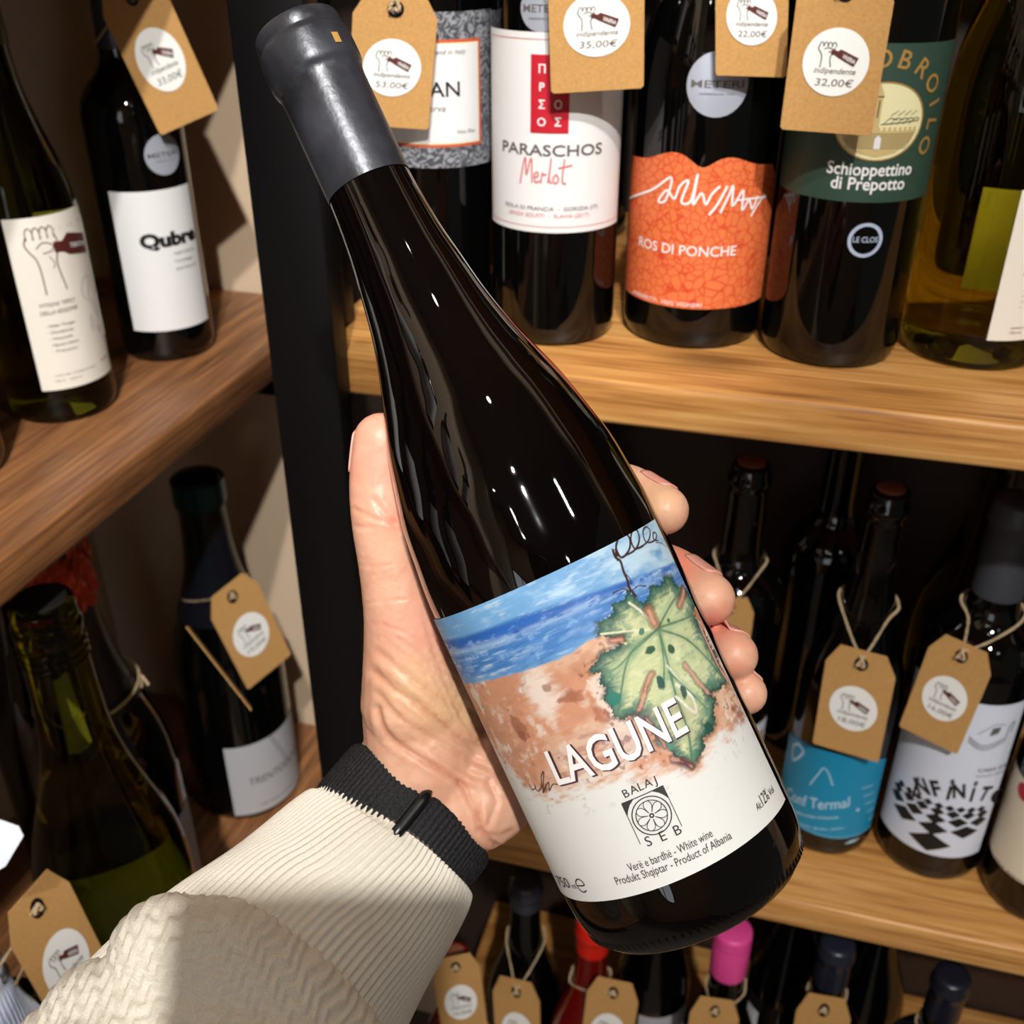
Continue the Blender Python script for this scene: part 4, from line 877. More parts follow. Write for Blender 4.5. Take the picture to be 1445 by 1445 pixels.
leaf = blend(leaf, col((232, 228, 176)), sm(.42, .64, n4*.6+n2*.4)*.8)
leaf = blend(leaf, col((120, 158, 130)), sm(.52, .72, n2*.5+n1*.5)*.65)
leaf = blend(leaf, col((240, 238, 214)), sm(.55, .75, n3*.55+n1*.45)*.4)
leaf = blend(leaf, col((58, 122, 108)), sm(.0085, .0015, sgn)*sm(.50, .60, n2*.6+n3*.4)*.85)
leaf = blend(leaf, col((44, 92, 84)), sm(.0046, .0002, sgn+(n2-.5)*.0075)*.85)
leaf = blend(leaf, col((30, 96, 84)), sm(.0030, .0004, sgn+(n3-.5)*.0045)*.5)
leaf = blend(leaf, col((24, 60, 58)), sm(.0012, .0001, sgn+(n3-.5)*.0016)*.7)
ctr = (740, 425)
for pl, wd_, cc in (([(740, 425), (650, 430), (560, 440)], .0004, (226, 228, 190)), ([(740, 425), (670, 480), (640, 540), (625, 620), (615, 690)], .00040, (70, 110, 90)), ([(740, 425), (690, 470), (655, 500)], .0004, (60, 100, 84)), ([(745, 430), (775, 540), (800, 640), (835, 740), (850, 840)], .0005, (60, 104, 90)), ([(745, 430), (760, 520), (760, 600)], .0003, (70, 110, 90)), ([(745, 425), (830, 455), (900, 520), (948, 580)], .00045, (72, 112, 94)), ([(745, 415), (780, 350), (815, 300)], .0004, (70, 104, 84)), ([(745, 420), (830, 390), (855, 375)], .0004, (76, 112, 90)), ([(735, 415), (690, 370), (650, 340)], .0005, (232, 232, 206)), ([(770, 540), (800, 575), (850, 640)], .0004, (240, 240, 224)), ([(640, 470), (590, 455)], .0003, (230, 226, 170)), ([(775, 560), (840, 620), (900, 680)], .0003, (76, 120, 100)), ([(800, 640), (860, 690), (850, 640), (800, 600)], .0005, (236, 240, 226)), ([(672, 480), (620, 540), (585, 560)], .0003, (90, 130, 100))):
    q_ = [h4(*p_) for p_ in catmull(pl, 5)]; d_ = distpoly(GX, GY, q_); leaf = blend(leaf, col(cc)*(.7 if cc[0] < 100 else 1), sm(wd_*1.25, wd_*.25, d_+(n3-.5)*.0003)*.9)
    if cc[0] < 100: leaf = blend(leaf, col((120, 158, 122)), sm(.0022, .0003, d_+(n2-.5)*.002)*.35)
for (ax, ay, sx_, sy_, cc) in ((718, 492, .0020, .0013, (34, 84, 66)), (780, 488, .0016, .0018, (34, 84, 66)), (748, 590, .0014, .0022, (40, 84, 80)), (690, 432, .0012, .001, (70, 120, 100)), (776, 398, .0008, .001, (60, 110, 84)), (825, 630, .0013, .0024, (36, 84, 74)), (760, 800, .003, .0025, (54, 150, 128)), (600, 640, .002, .002, (30, 120, 104)), (905, 740, .002, .003, (34, 78, 68))):
    mx_, my_ = h4(ax, ay); mm_ = np.exp(-(((GX-mx_)/sx_)**2+((GY-my_)/sy_)**2)); leaf = blend(leaf, col(cc), sm(.42, .58, mm_*.5+n3*.5)*.95)
Cc = np.where(ins[..., None], leaf, Cc)
for pl, wd_, cc in (([(712, 365), (722, 388), (732, 408)], .0022, (176, 108, 78)), ([(722, 566), (705, 600), (695, 640), (682, 680)], .0013, (168, 110, 92)), ([(828, 540), (848, 562), (868, 590), (900, 625)], .0013, (196, 150, 136)), ([(592, 462), (625, 458)], .0014, (166, 92, 66)), ([(808, 350), (822, 320), (824, 300)], .0016, (168, 100, 84)), ([(875, 415), (900, 470), (935, 545), (965, 590)], .0010, (214, 150, 146)), ([(700, 700), (740, 760), (765, 800)], .0008, (120, 60, 60)), ([(790, 838), (830, 850), (850, 862)], .0014, (110, 60, 66))):
    q_ = [h4(*p_) for p_ in pl]; d_ = distpoly(GX, GY, q_)+(n3-.5)*.0006
    Cc = blend(Cc, col((84, 50, 44)), sm(wd_*1.15, wd_*.8, d_+(n2-.5)*.0012)*.5); Cc = blend(Cc, col(cc)*(.75+.5*n2[..., None]), sm(wd_*.80, wd_*.30, d_+(n2-.5)*.0010)*.85)
    Cc = blend(Cc, col((226, 186, 166)), sm(wd_*.35, wd_*.05, d_+(n3-.5)*.0008)*.5)
# tendril drawn in ink
for pl, wd_ in (([(598, 172), (606, 195), (622, 208), (632, 240), (645, 270), (650, 292), (670, 318)], .00075), ([(600, 180), (612, 190), (606, 170), (612, 205)], .00045), ([(618, 190), (608, 165), (616, 135), (638, 122), (652, 138), (650, 170), (630, 195), (616, 190)], .00062), ([(632, 192), (668, 172), (682, 140), (675, 110), (660, 112), (655, 140), (668, 168), (692, 160)], .00055), ([(692, 160), (712, 140), (716, 112), (704, 98), (694, 112), (700, 142), (716, 148), (734, 138), (736, 120), (726, 118), (728, 138), (742, 142)], .0005), ([(735, 148), (752, 150), (768, 162)], .0003), ([(598, 310), (630, 296), (655, 302), (680, 286), (702, 288)], .0003), ([(640, 250), (652, 262), (656, 280)], .0003)):
    q_ = [h4(*p_) for p_ in catmull(pl, 5)]; d_ = distpoly(GX, GY, q_); Cc = blend(Cc, col((58, 34, 32)), sm(wd_*.75, wd_*.35, d_+(n3-.5)*.0001))
# soft printed shadow behind the name
namepts = [h4(425, 918), h4(520, 880), h4(610, 850), h4(700, 810), h4(838, 748)]
q_ = [h4(410, 860), h4(500, 828), h4(620, 790), h4(700, 760), h4(815, 705)]; d_ = distpoly(GX, GY, q_)
Cc = blend(Cc, col((150, 96, 104)), sm(.0090, .0045, d_)*.22*sm(.2, .6, n2))
# small signature scribble
for pl in ([(332, 920), (340, 935), (352, 930), (348, 918), (358, 940), (372, 925), (370, 895), (378, 880), (376, 945), (384, 925), (394, 912), (396, 938), (408, 918), (432, 922)],):
    q_ = [h4(*p_) for p_ in catmull(pl, 4)]; d_ = distpoly(GX, GY, q_); Cc = blend(Cc, col((64, 32, 30)), sm(.0003, .0001, d_))
Vx = [hsurf(x, y, .00045) for y in gy for x in gx]
Fx = [(j*(NX+1)+i, j*(NX+1)+i+1, (j+1)*(NX+1)+i+1, (j+1)*(NX+1)+i) for j in range(NY) for i in range(NX)]
LABM = attrmat('painted_label_paper', 'print', .5, spec=.35, bump=.12, bscale=1500, bdist=.0002)
hl = mesh('label', Vx, Fx, LABM, held, True)
ca = hl.data.color_attributes.new('print', 'FLOAT_COLOR', 'POINT')
ca.data.foreach_set('color', np.c_[Cc.reshape(-1, 3), np.ones(Cc.size//3)].astype(np.float32).ravel())
# name, curved on the label
WHT = plain('name_white', (244, 242, 240), .5)
def on(pr, mat, off, name): return pr.build(name, hsurf, off, mat, hl)
a = h4(427, 918); e_ = h4(838, 746)
SHD = plain('plum_ink', (70, 40, 52), .5)
on(Print().fit('LAGUNE', (a[0]+.0004, a[1]-.0004), (e_[0]+.0004, e_[1]-.0004),   .0108, bold=.026), SHD, .00060, 'name_shadow')
on(Print().fit('LAGUNE', a, e_, .0108, bold=.014), WHT, .00085, 'name_lettering')
p = Print()
TXT = ink((60, 34, 34)); DK = ink((46, 42, 42))
p.fit('Ver\u00eb e bardh\u00eb - White wine', h4(653, 1196), h4(917, 1083), .0025, bold=.002)
p.fit('Produkt Shqiptar - Product of Albania', h4(613, 1238), h4(977, 1090), .0025, bold=.002)
p.fit('750', h4(432, 1240), h4(468, 1248), .0036); p.fit('ml', h4(473, 1249), h4(486, 1250), .0019); 
ex, ey = h4(498, 1240); p.stroke([(ex-.0016, ey), (ex+.0016, ey+.0001), (ex+.0013, ey+.0015), (ex, ey+.0021), (ex-.0014, ey+.0014), (ex-.0018, ey), (ex-.0012, ey-.0016), (ex+.0002, ey-.0021), (ex+.0016, ey-.0015)], .0004)
p.fit('Alc.', h4(1058, 1004), h4(1074, 990), .0022); p.fit('12%', h4(1076, 988), h4(1096, 963), .0036); p.fit('Vol', h4(1098, 958), h4(1110, 942), .0022)
on(p, TXT, .0007, 'small_lettering')
p = Print()
for k, ch in enumerate('BALAJ'): 
    x_, y_ = h4([648, 672, 694, 716, 738][k], [962, 950, 940, 930, 921][k]); p.text(ch, x_, y_+.0004, .0025, rot=.03*(k-2)*-1, bold=.002)
for k, ch in enumerate('SEB'):
    x_, y_ = h4([712, 758, 804][k], [1101, 1084, 1065][k]); p.text(ch, x_, y_-.0012, .0030, bold=.002)
cx, cy = h4(722, 1017); rr = .0056
p.disc(cx, cy, rr, hole=.94, n=48); p.disc(cx, cy, rr*.80, hole=.94, n=48); p.disc(cx, cy, rr*.13, hole=.4, n=16)
for k in range(7):
    a_ = 2*math.pi*k/7+.2; q1 = (cx+rr*.18*math.cos(a_), cy+rr*.18*math.sin(a_))
    for s_ in (-1, 1): p.stroke([q1, (cx+rr*.5*math.cos(a_+s_*.05), cy+rr*.5*math.sin(a_+s_*.05)), (cx+rr*.66*math.cos(a_+s_*.16), cy+rr*.66*math.sin(a_+s_*.16)), (cx+rr*.78*math.cos(a_+s_*.34), cy+rr*.78*math.sin(a_+s_*.34))], .00022)
q0 = rr*1.12
p.stroke([(cx-q0, cy+q0), (cx+q0, cy+q0)], .0003); p.stroke([(cx-q0, cy+q0), (cx-q0, cy-q0*1.0)], .0002); p.stroke([(cx+q0, cy+q0), (cx+q0, cy-q0)], .0002)
for s_ in (-1, 1): p.poly([(cx+s_*q0, cy+q0), (cx+s_*q0*.42, cy+q0), (cx+s_*q0*.70, cy+q0*.80), (cx+s_*q0*.88, cy+q0*.58), (cx+s_*q0, cy+q0*.36)][::s_])
on(p, DK, .0007, 'cellar_emblem')

# ------------------------------------------------------------------ the arm and hand
ME = []
def BP(th, s, Rr):
    """point near the held bottle: angle from the front to the right (deg), axial position s (mm, + to the base), radius (m)"""
    a = R(th)-math.pi/2; l = Vector((Rr*math.cos(a), Rr*math.sin(a), SBm-s/1000)); return np.array(MH@l)
VV = []; FF = []
def cap_tube(P, rad, flat=1.0, nrm=None, n=6, seg=24):
    """closed tapered tube with round ends; flat squashes it along nrm"""
    P = np.array(P, float); Q = catmull(np.c_[P, np.array(rad)[:, None]], n); P_, r_ = Q[:, :3], Q[:, 3]
    T0 = P_[0]-P_[1]; T0 /= np.linalg.norm(T0); T1 = P_[-1]-P_[-2]; T1 /= np.linalg.norm(T1)
    pre = [(P_[0]+T0*r_[0]*math.sin(a), max(r_[0]*math.cos(a), 1e-5)) for a in np.linspace(math.pi/2, .25, 5)]
    post = [(P_[-1]+T1*r_[-1]*math.sin(a), max(r_[-1]*math.cos(a), 1e-5)) for a in np.linspace(.25, math.pi/2, 5)]
    PP = np.array([p_[0] for p_ in pre]+list(P_)+[p_[0] for p_ in post]); RR = np.array([p_[1] for p_ in pre]+list(r_)+[p_[1] for p_ in post])
    V, Fc = tube_geo(PP, RR, seg); V = np.array(V)
    if flat != 1.0:
        nn_ = np.array(nrm)/np.linalg.norm(nrm); C_ = np.repeat(PP, seg, axis=0); d_ = (V-C_)@nn_; V = V+nn_*(d_*(flat-1))[:, None]
    o = len(VV); VV.extend(V.tolist()); FF.extend([tuple(i+o for i in f) for f in Fc])
# thumb
cap_tube([CP(590, 985, .372), CP(574, 880, .364), CP(556, 800, .359), CP(543, 735, .3555), CP(537, 680, .3545), CP(538, 622, .352)], [.0205, .0150, .0120, .0112, .0105, .0094], n=6)
# thenar and palm
cap_tube([CP(600, 1075, .376), CP(604, 990, .379), CP(618, 905, .383), CP(660, 830, .392)], [.021, .0235, .022, .016])
cap_tube([CP(640, 1130, .380), CP(668, 1085, .384), CP(720, 1000, .398), CP(800, 920, .404)], [.0215, .022, .019, .014])
cap_tube([CP(672, 1133, .376), CP(690, 1120, .378), CP(700, 1112, .382)], [.017, .0172, .0165])
cap_tube([CP(640, 960, .392), CP(740, 870, .400), CP(840, 790, .398)], [.018, .015, .012])
cap_tube([CP(600, 1060, .386), CP(700, 930, .400), CP(800, 800, .398)], [.018, .016, .012])
# wrist and forearm
PD = -(.7071*rt+.7071*up*-1)          # unused sign helper
def CPd(x, y, d): return CP(x, y, d)
wdir = CP(660, 1190, .376)-CP(520, 1060, .376); wdir /= np.linalg.norm(wdir)
def forearm(pts):
    Q = []; o = len(VV)
    P = np.array([p_[0] for p_ in pts]); T, _, _ = frames(catmull(P, 1) if False else P)
    seg = 40
    for (c_, a_, b_), t_ in zip(pts, T):
        w_ = wdir-t_*(wdir@t_); w_ /= np.linalg.norm(w_); d_ = np.cross(t_, w_)
        for k in range(seg): an = 2*math.pi*k/seg; VV.append((c_+w_*a_*math.cos(an)+d_*b_*math.sin(an)).tolist())
    for i in range(len(pts)-1):
        for k in range(seg): k2 = (k+1) % seg; FF.append((o+i*seg+k, o+i*seg+k2, o+(i+1)*seg+k2, o+(i+1)*seg+k))
    FF.append(tuple(o+k for k in range(seg))[::-1]); FF.append(tuple(o+(len(pts)-1)*seg+k for k in range(seg)))
forearm([(CP(640, 1060, .382), .026, .015), (CP(618, 1100, .380), .0290, .0175), (CP(594, 1131, .376), .0295, .0185), (CP(555, 1180, .369), .0290, .0190), (CP(480, 1262, .356), .031, .021), (CP(400, 1350, .342), .034, .024), (CP(250, 1500, .318), .040, .030)])
# fingers, wrapped round the bottle from behind
FING = [(14.2, 114, .0092, 22, 6.5), (46.5, 113, .0099, 42, 7.0), (69.8, 113, .0092, 60, 4.0), (85.2, 115, .0080, 74, 2.0)]   # axial place, angle of the pad, radius, root, slant
def finger(s, tipth, r, sroot, dr):
    Rr = RH+r*.80
    th = [tipth-5, tipth+5, tipth+18, tipth+38, tipth+66, 214]
    ss = [s+dr, s+dr*.35, s-dr*.8, s-dr*1.6, (s-dr*1.6+sroot)/2, sroot]
    cap_tube([BP(t_, s_, q_) for t_, s_, q_ in zip(th, ss, [Rr-.0002, Rr, Rr+.0012, Rr+.0022, Rr+.0022, Rr+.005])], [r*.90, r*1.0, r*1.02, r*1.08, r*1.10, r*1.25], n=7)
for f_ in FING: finger(*f_)
me = bpy.data.meshes.new('raw'); me.from_pydata([tuple(v) for v in VV], [], FF); ro = bpy.data.objects.new('raw', me); COL.objects.link(ro)
md = ro.modifiers.new('r', 'REMESH'); md.mode = 'VOXEL'; md.voxel_size = .00085
md = ro.modifiers.new('s', 'SMOOTH'); md.factor = .5; md.iterations = 9
bpy.context.view_layer.update()
skin = bpy.data.meshes.new_from_object(ro.evaluated_get(bpy.context.evaluated_depsgraph_get())); bpy.data.objects.remove(ro)
nv = len(skin.vertices); co = np.empty(nv*3); skin.vertices.foreach_get('co', co); co = co.reshape(-1, 3)
no = np.empty(nv*3); skin.vertices.foreach_get('normal', no); no = no.reshape(-1, 3)
rel = co-CAM; dp = rel@fw; PX = 722.5+F*(rel@rt)/dp; PY = 722.5-F*(rel@up)/dp
facing = np.clip(-(no*rel).sum(1)/np.linalg.norm(rel, axis=1), 0, 1)
disp = np.zeros(nv)
qa = PX*.80+PY*.60; qb = -PX*.60+PY*.80       # fine lines run down to the right across the thenar
wr = np.abs(fbm(qa*.22, qb, 7, 101, 3)-.5)*2; wmask = np.exp(-(((PX-610)/90)**2+((PY-1010)/90)**2))+.45*np.exp(-(((PX-560)/60)**2+((PY-860)/120)**2))
disp -= .00030*np.clip(wmask, 0, 1)*np.exp(-(wr/.10)**2)
wr2 = np.abs(fbm(qb*.25, qa, 6, 131, 3)-.5)*2; disp -= .00018*np.clip(wmask, 0, 1)*np.exp(-(wr2/.08)**2)
def crease(pts, wpx, depth):
    d_ = distpoly(PX, PY, catmull(pts, 5)); global disp
    depth = depth*.62; disp -= depth*np.exp(-(d_/wpx)**2)*sm(.05, .3, facing); disp += depth*.45*np.exp(-((d_-wpx*2.2)/(wpx*1.2))**2)*sm(.05, .3, facing)
# thumb joints, thenar folds, wrist creases (seen on the palm side)
for pts, w_, d_ in (([(500, 718), (530, 733), (558, 738)], 3, .0005), ([(502, 742), (512, 745), (525, 744)], 3, .0004), ([(528, 705), (540, 722), (556, 738), (566, 748)], 4, .0007), ([(508, 798), (535, 800), (552, 796)], 2.5, .0003),
    ([(512, 852), (545, 848), (572, 846)], 2.2, .0003), ([(528, 948), (560, 975), (600, 1002), (650, 1040), (680, 1052)], 6, .0013), ([(535, 920), (575, 955), (625, 985), (668, 1005)], 5, .0007), ([(534, 978), (560, 1010), (600, 1035), (650, 1062), (690, 1082)], 5, .0009),
    ([(560, 990), (600, 1022), (650, 1048), (700, 1075)], 4, .0006), ([(533, 1000), (545, 1035), (580, 1062), (620, 1085), (650, 1105), (668, 1140), (680, 1175), (700, 1193)], 4.5, .0016), ([(650, 1105), (672, 1120), (676, 1160)], 4, .0009),
    ([(690, 1105), (700, 1130), (690, 1160), (676, 1172)], 4, .0008), ([(560, 900), (600, 930), (640, 955)], 3, .0004), ([(540, 880), (580, 900), (620, 925)], 2.5, .0003), ([(600, 880), (640, 990), (668, 1040)], 2.5, .0003),
    ([(575, 860), (615, 960), (640, 1010)], 2, .00025), ([(685, 1175), (705, 1180), (722, 1172)], 4, .0007), ([(615, 1060), (650, 1085), (690, 1100)], 4, .0006)):
    crease(pts, w_, d_)
fine = (fbm(PX, PY, 9, 60, 3)-.5)*.00035*sm(.1, .4, facing)
co2 = co+no*(disp+fine)[:, None]; skin.vertices.foreach_set('co', co2.ravel())
# skin colour: warm base, redder pads, yellower folds
base_c = np.array(lin((222, 168, 140))); SC = np.ones((nv, 3))*base_c*.96
nn1 = fbm(PX, PY, 60, 70, 4); nn2 = fbm(PX, PY, 14, 80, 3)
def patch(x, y, rx, ry, c_, k_=1):
    global SC
    m_ = np.exp(-(((PX-x)/rx)**2+((PY-y)/ry)**2))*k_; SC = blend(SC, np.array(lin(c_)), m_)
SC = blend(SC, np.array(lin((232, 186, 158))), sm(.4, .65, nn1)*.5); SC = blend(SC, np.array(lin((214, 148, 122))), sm(.5, .7, nn2)*.35)
patch(530, 650, 32, 80, (238, 152, 132), .75); patch(560, 730, 22, 20, (226, 130, 112), .5); patch(600, 900, 60, 70, (234, 162, 142), .5); patch(640, 1000, 70, 40, (226, 186, 136), .6); patch(580, 960, 40, 40, (228, 190, 140), .5)
patch(670, 1120, 60, 60, (224, 168, 138), .5); patch(960, 800, 24, 30, (234, 120, 96), .7); patch(1010, 880, 26, 24, (236, 128, 112), .7); patch(1035, 945, 20, 16, (234, 150, 124), .5); patch(925, 700, 30, 30, (236, 186, 140), .5); patch(985, 840, 28, 20, (240, 190, 160), .5)
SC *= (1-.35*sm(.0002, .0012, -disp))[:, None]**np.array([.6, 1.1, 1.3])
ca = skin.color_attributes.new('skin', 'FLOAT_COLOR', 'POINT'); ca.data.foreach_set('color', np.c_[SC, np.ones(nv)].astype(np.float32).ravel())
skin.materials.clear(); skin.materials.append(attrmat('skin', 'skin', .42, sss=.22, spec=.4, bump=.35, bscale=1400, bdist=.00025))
skin.polygons.foreach_set('use_smooth', [True]*len(skin.polygons)); skin.name = 'person'
person = bpy.data.objects.new('person', skin); COL.objects.link(person)
tag(person, 'left hand and forearm in a cream sweater, holding up the bottle', 'person')
# nails
NAIL = plain('fingernail', (222, 160, 146), .25, spec=.5, coat=.3)
def nail(c_, axis, outn, L_, W_, rad):
    """curved plate: axis = towards the fingertip, outn = outward normal"""
    axis = axis/np.linalg.norm(axis); outn = outn-axis*(outn@axis); outn /= np.linalg.norm(outn); sd_ = np.cross(axis, outn); V = []
    n1_, n2_ = 10, 12
    for i in range(n1_+1):
        u = i/n1_; ll = (u-.5)*L_; ww = W_*(.80+.2*math.sin(u*math.pi))*(1 if u < .85 else math.sqrt(max(.05, 1-((u-.85)/.17)**2))*.98)
        for j in range(n2_+1):
            a = (j/n2_-.5)*ww/rad; V.append(c_+axis*ll+sd_*rad*math.sin(a)+outn*(rad*(math.cos(a)-1)-.0009*(2*u-1)**2))
    Fc = [(i*(n2_+1)+j, i*(n2_+1)+j+1, (i+1)*(n2_+1)+j+1, (i+1)*(n2_+1)+j) for i in range(n1_) for j in range(n2_)]
    o = mesh('fingernail', V, Fc, NAIL, person, True); sw = o.modifiers.new('w', 'SHRINKWRAP'); sw.target = person; sw.wrap_method = 'NEAREST_SURFACEPOINT'; sw.wrap_mode = 'OUTSIDE_SURFACE'; sw.offset = .00035; sl = o.modifiers.new('t', 'SOLIDIFY'); sl.thickness = .0007; sl.offset = -.2
for (s_, t_, r_, sr_, dr) in FING:
    Rr = RH+r_*.80; cN = BP(t_+3, s_-dr*.2, Rr); tip = BP(t_-5, s_+dr, Rr)-BP(t_+10, s_-dr*.3, Rr+.0005); tip /= np.linalg.norm(tip)
    nn_ = np.array(xax); upv = np.array(zax)
    on_ = nn_*.93-fw*.22+upv*.24; on_ = on_-tip*(on_@tip); on_ /= np.linalg.norm(on_)
    nail(cN+on_*(r_*.88)+tip*.002, tip, on_, .0125, .0125 if r_ > .008 else .0100, r_*.97)
tA = CP(538, 622, .352)-CP(537, 680, .3545); oN = -(rt*1.0)+fw*.75
nail(CP(537.5, 632, .3526)+oN/np.linalg.norm(oN)*.0094, tA, oN, .0145, .014, .0096)

# watch band: a woven loop round the wrist
AX = CP(555, 1180, .369)-CP(594, 1131, .376); AX /= np.linalg.norm(AX)
w_ = wdir-AX*(wdir@AX); w_ /= np.linalg.norm(w_); d_ = np.cross(AX, w_)
cB = CP(592, 1135, .3755); segs = 420; rows_ = 26; V = []; Fc = []
BW = .0205
for i in range(rows_+1):
    u = i/rows_
    for k in range(segs):
        an = 2*math.pi*k/segs; rib = .00024*math.cos(an*92)+.00016*math.cos(u*math.pi*2*9+ (math.pi if k % 8 < 4 else 0)); edge_ = -.0008*(abs(2*u-1)**8)
        a_ = .0318+rib+edge_; b2 = .0212+rib+edge_
        V.append(cB+AX*(u*BW-.001)+w_*a_*math.cos(an)+d_*b2*math.sin(an))
for i in range(rows_):
    for k in range(segs): k2 = (k+1) % segs; Fc.append((i*segs+k, i*segs+k2, (i+1)*segs+k2, (i+1)*segs+k))
BAND = plain('black_woven_nylon', (22, 22, 25), .7, spec=.4, bump=.8, bscale=1300, var=.9)
bo = mesh('watch_band', V, Fc, BAND, person, True); sl = bo.modifiers.new('t', 'SOLIDIFY'); sl.thickness = .0016; sl.offset = -1
# band keeper: rounded bar across the band, on the side facing the camera
def ring_pt(px, py):
    best = None
    for k in range(360):
        an = 2*math.pi*k/360
        for u in np.linspace(0, 1, 9):
            p_ = cB+AX*(u*BW)+w_*.0318*math.cos(an)+d_*.0212*math.sin(an)
            if (-(w_*math.cos(an)/.0318+d_*math.sin(an)/.0212))@fw < 0: continue
            r_ = p_-CAM; dd = r_@fw; e_ = math.hypot(722.5+F*(r_@rt)/dd-px, 722.5-F*(r_@up)/dd-py)
            if best is None or e_ < best[0]: best = (e_, an)
    return best[1]
anK = ring_pt(602, 1122)
V = []; Fc = []; prof_ = [(-.0016, 0), (-.0018, .0012), (-.0012, .0022), (0, .0025), (.0012, .0022), (.0018, .0012), (.0016, 0)]
for i in range(9):
    u = i/8; e_ = 1 if 0 < i < 8 else .35
    for (t_, h_) in prof_:
        an = anK+t_/.027*e_; V.append(cB+AX*(u*(BW+.001)-.0015)+w_*(.0318+h_*e_)*math.cos(an)+d_*(.0212+h_*e_)*math.sin(an))
for i in range(8):
    for j in range(6): Fc.append((i*7+j, i*7+j+1, (i+1)*7+j+1, (i+1)*7+j))
Fc += [tuple(range(7))[::-1], tuple(56+j for j in range(7))]
kp_ = mesh('band_keeper', V, Fc, plain('black_rubber', (12, 12, 13), .3), bo, True)

# ribbed sleeve end and bulky waffle-knit sleeve
KNIT = plain('cream_ribbed_knit', (231, 225, 211), .95, spec=.1, bump=.5, bscale=1800, var=.05)
KNIT2 = plain('cream_waffle_knit', (224, 217, 202), .95, spec=.1, bump=.6, bscale=1500, var=.07)
UL = [((463, 1098), (643, 1283), .3715), ((440, 1114), (640, 1306), .3685), ((400, 1144), (628, 1338), .363), ((330, 1202), (602, 1392), .353), ((250, 1266), (572, 1450), .341), ((170, 1335), (520, 1525), .329), ((60, 1440), (450, 1640), .314)]
cs, as_, ws_ = [], [], []
for (u_, l_, dd) in UL:
    a_ = CP(*u_, dd); b_ = CP(*l_, dd); cs.append((a_+b_)/2); as_.append(np.linalg.norm(a_-b_)/2); v_ = b_-a_; ws_.append(v_/np.linalg.norm(v_))
Q = catmull(np.c_[np.array(cs), np.array(as_)[:, None], np.array(ws_)], 26); T, _, _ = frames(Q[:, :3])
segs = 96*8; V = []; Fc = []
# turned-in hem
hemrows = 10
rowsL = [(0, -.0042+.0*k, k) for k in range(0)]
ringsC = []
for i in range(len(Q)):
    c_ = Q[i, :3]; a_ = Q[i, 3]; w1 = Q[i, 4:7]; w1 = w1-T[i]*(w1@T[i]); w1 /= np.linalg.norm(w1); d1 = np.cross(T[i], w1); ringsC.append((c_, a_, w1, d1, T[i]))
def ring(c_, a_, w1, d1, tt_, off, sh, dist_):
    an = 2*math.pi*np.arange(segs)/segs
    sag = .0007*np.sin(an*3+dist_*60)+.0006*np.sin(an*5-dist_*90)
    rb = .00042*np.cos(an*96+.3*np.sin(dist_*40+an*2))
    aa = a_+off+rb+sag; bb = a_*.80+off+rb+sag
    return (c_+tt_*sh)[None, :]+w1[None, :]*(aa*np.cos(an))[:, None]+d1[None, :]*(bb*np.sin(an))[:, None]
dist_ = 0; rws = []
c_, a_, w1, d1, tt_ = ringsC[0]
for k, (off, sh) in enumerate(((-.0040, .006), (-.0038, .002), (-.0034, .0005), (-.0022, -.0006), (-.0008, -.0006), (0, .0004))): rws.append(ring(c_, a_, w1, d1, tt_, off, sh, 0))
for i in range(1, len(ringsC)):
    dist_ += np.linalg.norm(ringsC[i][0]-ringsC[i-1][0]); rws.append(ring(*ringsC[i], 0, 0, dist_))
V = np.concatenate(rws); nr = len(rws)
Fc = [(i*segs+k, i*segs+(k+1) % segs, (i+1)*segs+(k+1) % segs, (i+1)*segs+k) for i in range(nr-1) for k in range(segs)]
slv = mesh('ribbed_sleeve_cuff', V.tolist(), Fc, KNIT, person, True)
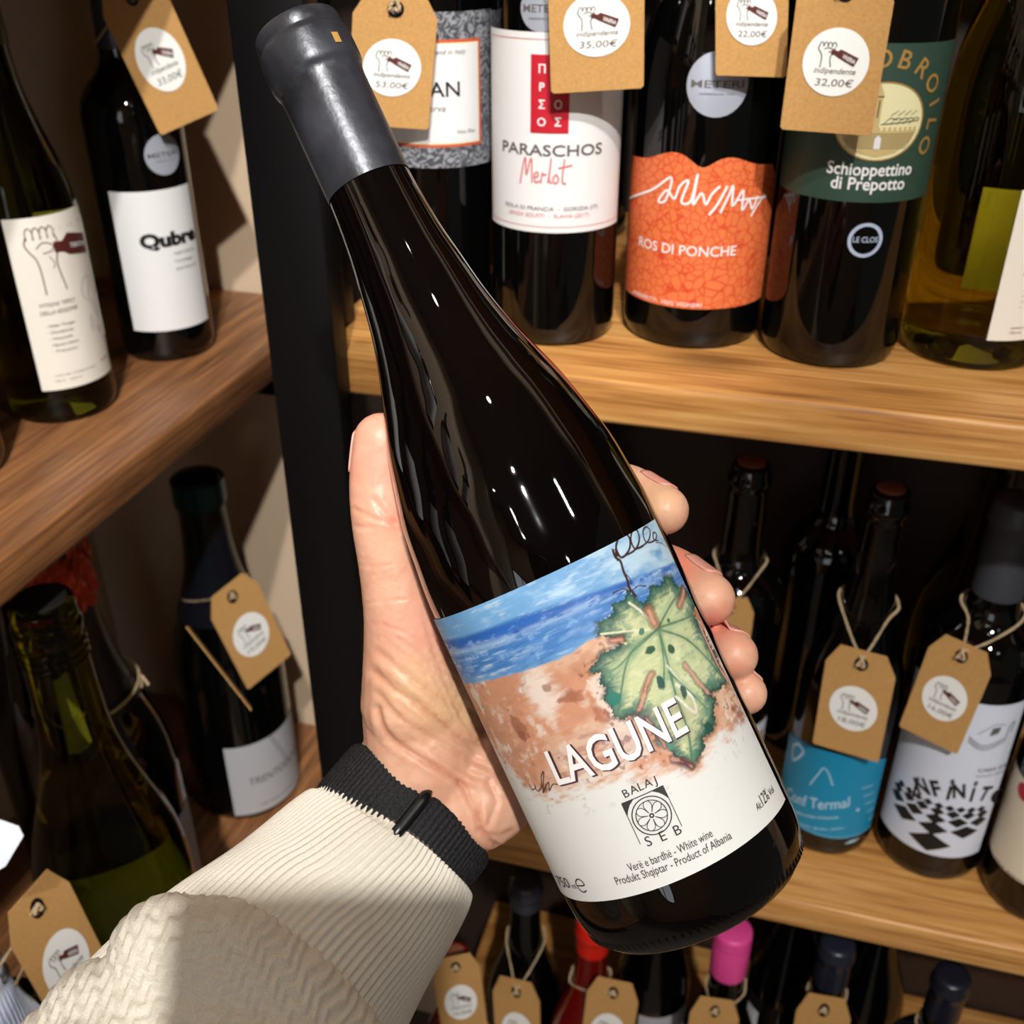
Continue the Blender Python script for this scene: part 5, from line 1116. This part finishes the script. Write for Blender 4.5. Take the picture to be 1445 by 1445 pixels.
# waffle part
VV = []; FF = []
cap_tube([CP(235, 1345, .312), CP(300, 1370, .310), CP(380, 1430, .308), CP(440, 1500, .306)], [.0165, .0205, .0215, .0215], n=5, seg=32)
cap_tube([CP(200, 1330, .318), CP(240, 1316, .320), CP(300, 1350, .318)], [.0085, .0095, .012], n=5, seg=32)
cap_tube([CP(140, 1440, .312), CP(215, 1440, .308), CP(330, 1500, .304), CP(420, 1600, .300)], [.0170, .0205, .030, .034], n=5, seg=32)
cap_tube([CP(60, 1500, .312), CP(130, 1480, .310), CP(250, 1560, .304)], [.013, .020, .034], n=5, seg=32)
cap_tube([CP(300, 1440, .320), CP(200, 1600, .306)], [.034, .045], n=5, seg=32)
me = bpy.data.meshes.new('raw'); me.from_pydata([tuple(v) for v in VV], [], FF); ro = bpy.data.objects.new('raw', me); COL.objects.link(ro)
md = ro.modifiers.new('r', 'REMESH'); md.mode = 'VOXEL'; md.voxel_size = .0009
md = ro.modifiers.new('s', 'SMOOTH'); md.factor = .5; md.iterations = 14
bpy.context.view_layer.update()
wf = bpy.data.meshes.new_from_object(ro.evaluated_get(bpy.context.evaluated_depsgraph_get())); bpy.data.objects.remove(ro)
nv = len(wf.vertices); co = np.empty(nv*3); wf.vertices.foreach_get('co', co); co = co.reshape(-1, 3); no = np.empty(nv*3); wf.vertices.foreach_get('normal', no); no = no.reshape(-1, 3)
a1 = (.80*rt+.60*up); a2 = (-.60*rt+.80*up)
p1 = (co-CAM)@a1; p2 = (co-CAM)@a2
wob = (fbm(p1, p2, .010, 91, 3)-.5)
zig = np.abs(((p1+wob*.004)/.0058) % 1-.5)*2
row = ((p2+zig*.0030+wob*.004)/.0038) % 1
d_ = .0006*np.cos(row*2*math.pi)*(.6+.5*fbm(p1, p2, .004, 96, 2))+wob*.0012
co = co+no*d_[:, None]; wf.vertices.foreach_set('co', co.ravel()); wf.materials.clear(); wf.materials.append(KNIT2); wf.polygons.foreach_set('use_smooth', [True]*len(wf.polygons)); wf.name = 'knit_sleeve'
ko = bpy.data.objects.new('knit_sleeve', wf); COL.objects.link(ko); ko.parent = person
